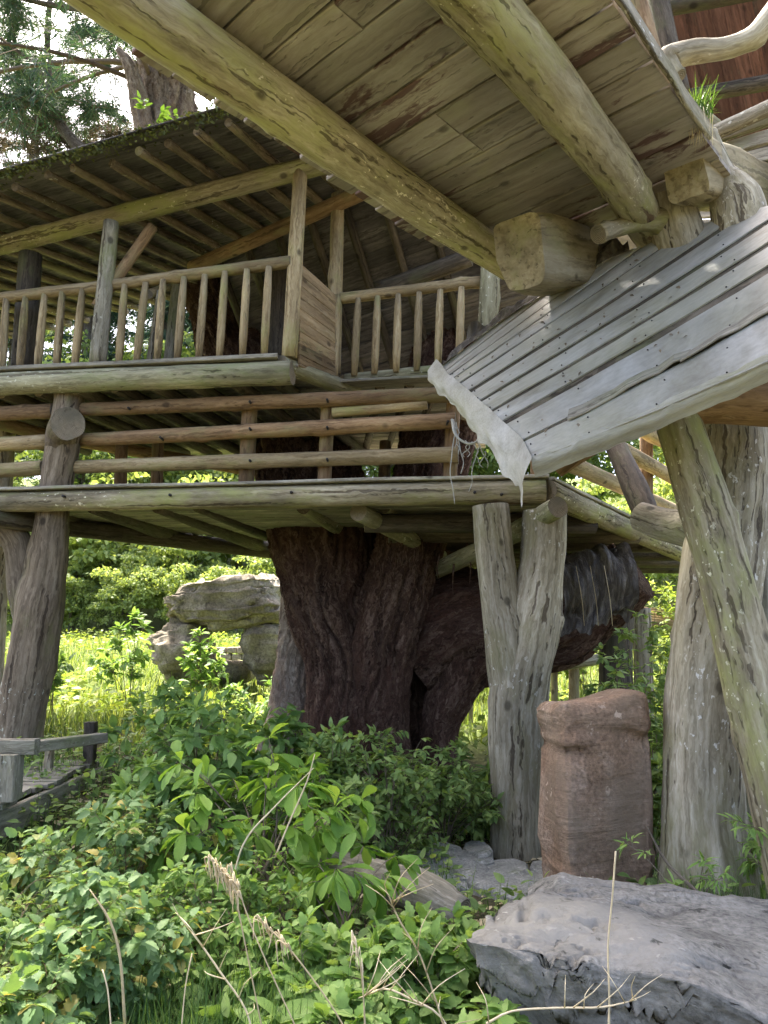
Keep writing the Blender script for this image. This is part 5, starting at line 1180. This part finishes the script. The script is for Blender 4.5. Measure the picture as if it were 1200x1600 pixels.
for q, (x, y, R, H, lab) in enumerate([(.15, 3.5, .38, .42, 'nettle clump left of the boulder'), (-.15, 3.0, .35, .36, 'nettle clump at the bottom centre'), (.38, 2.95, .28, .36, 'nettle clump against the lower boulder face'), (.3, 3.95, .28, .34, 'nettle clump below the fallen log'), (-.3, 3.55, .35, .40, 'nettle clump behind the dry stalks')]):
    sh('nettle_clump', lab, 'herb', (x, y), R, H, 24, 'toothed', 'leaf_herb', .08, 120 + q, 70, 'nettle clumps by the boulder', side=4, nodes=5, droop=.35, rt=.004, lo=.15)
sh('willow_shrub', 'fine leafed willow shrub at the right edge by the thick post', 'shrub', (2.42, 4.75), .45, .75, 22, 'lance', 'leaf_herb', .085, 130, 90, side=5, nodes=8, droop=.4)
sh('edge_sapling', 'leafy twig poking in at the left edge beside the boardwalk', 'sapling', (-2.95, 5.2), .28, 1.5, 3, 'ovate', 'leaf_shrub', .12, 131, 40, side=4, nodes=4)
sh('slim_sapling', 'slim sapling with few leaves before the red stone', 'sapling', (1.72, 4.55), .22, .72, 4, 'lance', 'leaf_herb', .075, 132, 40, side=3, nodes=5, lo=.7, lean=(-.25, 0))
sh('boulder_seedling', 'tiny bright seedling growing on the boulder', 'seedling', (.72, 3.35), .07, .16, 4, 'toothed', 'leaf_chestnut', .07, 133, 10, side=2, nodes=2, rt=.002, z=.22)
sh('broad_dock', 'large dock leaves behind the dry stalks', 'herb', (-.42, 3.15), .2, .3, 5, 'ovate', 'leaf_herb', .16, 134, 12, side=2, nodes=2)
# grass patch among the stalks
rgn = np.random.RandomState(31); n = 2600; gb = np.column_stack([-.55 + rgn.randn(n) * .28, 3.0 + rgn.randn(n) * .3]); gb = np.column_stack([gb, hgt(gb[:, 0], gb[:, 1])])
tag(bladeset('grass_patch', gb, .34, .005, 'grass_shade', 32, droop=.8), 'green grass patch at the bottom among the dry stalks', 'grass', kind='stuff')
n = 700; gb = np.column_stack([1.95 + rgn.randn(n) * .12, 4.9 + rgn.randn(n) * .15]); gb = np.column_stack([gb, hgt(gb[:, 0], gb[:, 1])])
tag(bladeset('grass_clump', gb, .32, .004, 'grass_shade', 33, droop=.8), 'grass clump at the foot of the thick right post', 'grass', kind='stuff')
# dry stalks
def stalk(label, pts, Y, head, seed, r=.0038):
    pp = [P(x, y, Y) for x, y in pts]; root = thing('dry_stalk', label, 'dry grass', pp[-1], 'dry grass stalks at the bottom')
    log('stem', pp, [r * .55] * (len(pp) - 1) + [r], M['straw'], root, cap=M['straw'], seg=6, step=.04, rough=.08, seed=seed)
    if head:
        rg = random.Random(seed); tb = []; tip = pp[0]; prev = pp[1]; d = nrm(tip - prev)
        for q in range(int(head * 1.6)):
            f = rg.uniform(-.005, .10); s_ = tip - d * f; ln = rg.uniform(.02, .08); dx = rg.uniform(-.035, .012)
            tb.append(tube([s_, s_ + d * ln * .35 + np.array([dx * .5, rg.uniform(-.02, .02), .01]), s_ + np.array([dx, rg.uniform(-.03, .03), -ln * .55])], [.0011, .0019, .0008], seg=4, step=.012, rough=.7, seed=q))
        V, F, G, mi = multi(tb); put('seed_head', V, F, [M['straw'], M['straw']], root, G, midx=mi)
stalk('tall dry grass stalk with a thick drooping seed head', [(338, 1352), (362, 1376), (378, 1450), (408, 1600), (420, 1660)], 2.45, 26, 1)
stalk('straight dry stalk crossing beside the drooping seed head', [(362, 1360), (400, 1465), (460, 1600), (490, 1660)], 2.5, 8, 2)
stalk('dry stalk with a small curled head right of the tall one', [(415, 1447), (450, 1480), (500, 1545), (535, 1600), (560, 1650)], 2.35, 12, 3)
stalk('short dry stalk with a hooked tip near the boulder', [(553, 1468), (562, 1500), (568, 1560), (572, 1640)], 2.4, 6, 4)
stalk('bare pale stalk leaning at the bottom left', [(160, 1515), (168, 1545), (173, 1600), (176, 1650)], 2.4, 0, 5)
stalk('thin upright brown stem in front of the boulder', [(962, 1330), (957, 1400), (950, 1480), (952, 1560), (950, 1650)], 2.6, 0, 6, r=.0055)
stalk('broken grey stem left of the tall dry stalk', [(300, 1490), (290, 1540), (284, 1600), (280, 1650)], 2.7, 0, 7)
def drytwig(label, main, Y, nsub, seed, r=.0042):
    rg = random.Random(seed); pp = [P(x, y, Y) for x, y in main]; root = thing('dry_twig', label, 'twig', pp[0], 'dry twigs by the boulder'); tb = [tube(pp, [r] + [r * .7] * (len(pp) - 2) + [r * .25], seg=6, step=.04, rough=.15, seed=seed)]
    for q in range(nsub):
        k = rg.randrange(1, len(main)); f = rg.random(); x, y = lerp(main[k - 1], main[k], f); dx, dy = rg.uniform(-70, 70), rg.uniform(-75, -10)
        tb.append(tube([P(x, y, Y), P(x + dx * .5 + rg.uniform(-8, 8), y + dy * .55, Y - .06), P(x + dx, y + dy, Y + rg.uniform(-.15, .15))], [r * .5, r * .35, r * .15], seg=4, step=.05, rough=.2, seed=q))
    V, F, G, mi = multi(tb); put('branchlets', V, F, [M['straw'], M['straw']], root, G, midx=mi)
drytwig('bleached branching dead twig arching left of the boulder', [(705, 1640), (680, 1560), (655, 1490), (625, 1440), (605, 1395)], 2.6, 12, 1)
drytwig('long bleached twig lying across the bottom of the boulder', [(760, 1600), (800, 1580), (870, 1575), (940, 1574), (995, 1562)], 2.55, 9, 2)
drytwig('bleached twig tangle at the bottom centre', [(720, 1660), (690, 1590), (640, 1560), (600, 1545), (560, 1560)], 2.5, 12, 3)
drytwig('thin dead twig in the grass at lower centre', [(400, 1650), (385, 1580), (345, 1520), (310, 1470), (285, 1440)], 2.6, 8, 4)
for q, (lab, pts, Y) in enumerate([('long pale bent cane arching through the chestnut leaves', [(355, 1420), (380, 1320), (430, 1260), (490, 1200)], 4.2), ('straight pale cane rising to the right of the chestnut sapling', [(430, 1340), (450, 1290), (480, 1220), (492, 1178)], 4.1), ('brown cane leaning out of the raspberry leaves', [(195, 1600), (188, 1500), (172, 1440), (140, 1390)], 2.7)]):
    tag(log('bare_cane', [P(x, y, Y) for x, y in pts], [.005, .0045, .004, .002], M['straw'], None, cap=M['straw'], seg=7, step=.05, rough=.1, seed=q), lab, 'cane')
tag(log('dead_branch', [P(1010, 1290, 4.6), P(1040, 1345, 4.5), P(1080, 1385, 4.4), P(1130, 1430, 4.3)], [.004, .008, .010, .012], M['log_dark'], None, seg=8, step=.05, rough=.15, seed=9), 'thin dark fallen branch leaning at the foot of the thick right post', 'branch')
rgn = np.random.RandomState(41); n = 70; lp_ = np.array([AB(rgn.uniform(3.2, 9.4), rgn.uniform(.02, .6), .022) for _ in range(n)])
ok_ = np.array([proj(p_)[1] > np.interp(proj(p_)[0], TX, TY) + 6 for p_ in lp_]); lp_ = lp_[ok_]; n = len(lp_)
tag(leaves('fallen_leaves', lp_, nrm(np.cross(ASN(.4), rgn.randn(n, 3))), np.repeat(ASN(.4)[None], n, 0) + rgn.randn(n, 3) * .2, .012 + .022 * rgn.rand(n), 'scrap', M['twig'], None, 42), 'dead leaf scraps lying on the film covered awning', 'leaf litter', kind='stuff')
# seedlings on the lodge roof edge
sh('roof_seedling', 'bright little seedlings on the mossy lodge roof edge', 'seedling', tuple(P(232, 240, 7.0)[:2]), .34, .55, 7, 'ovate', 'leaf_chestnut', .085, 140, 20, side=3, nodes=3, z=P(232, 240, 7.0)[2])
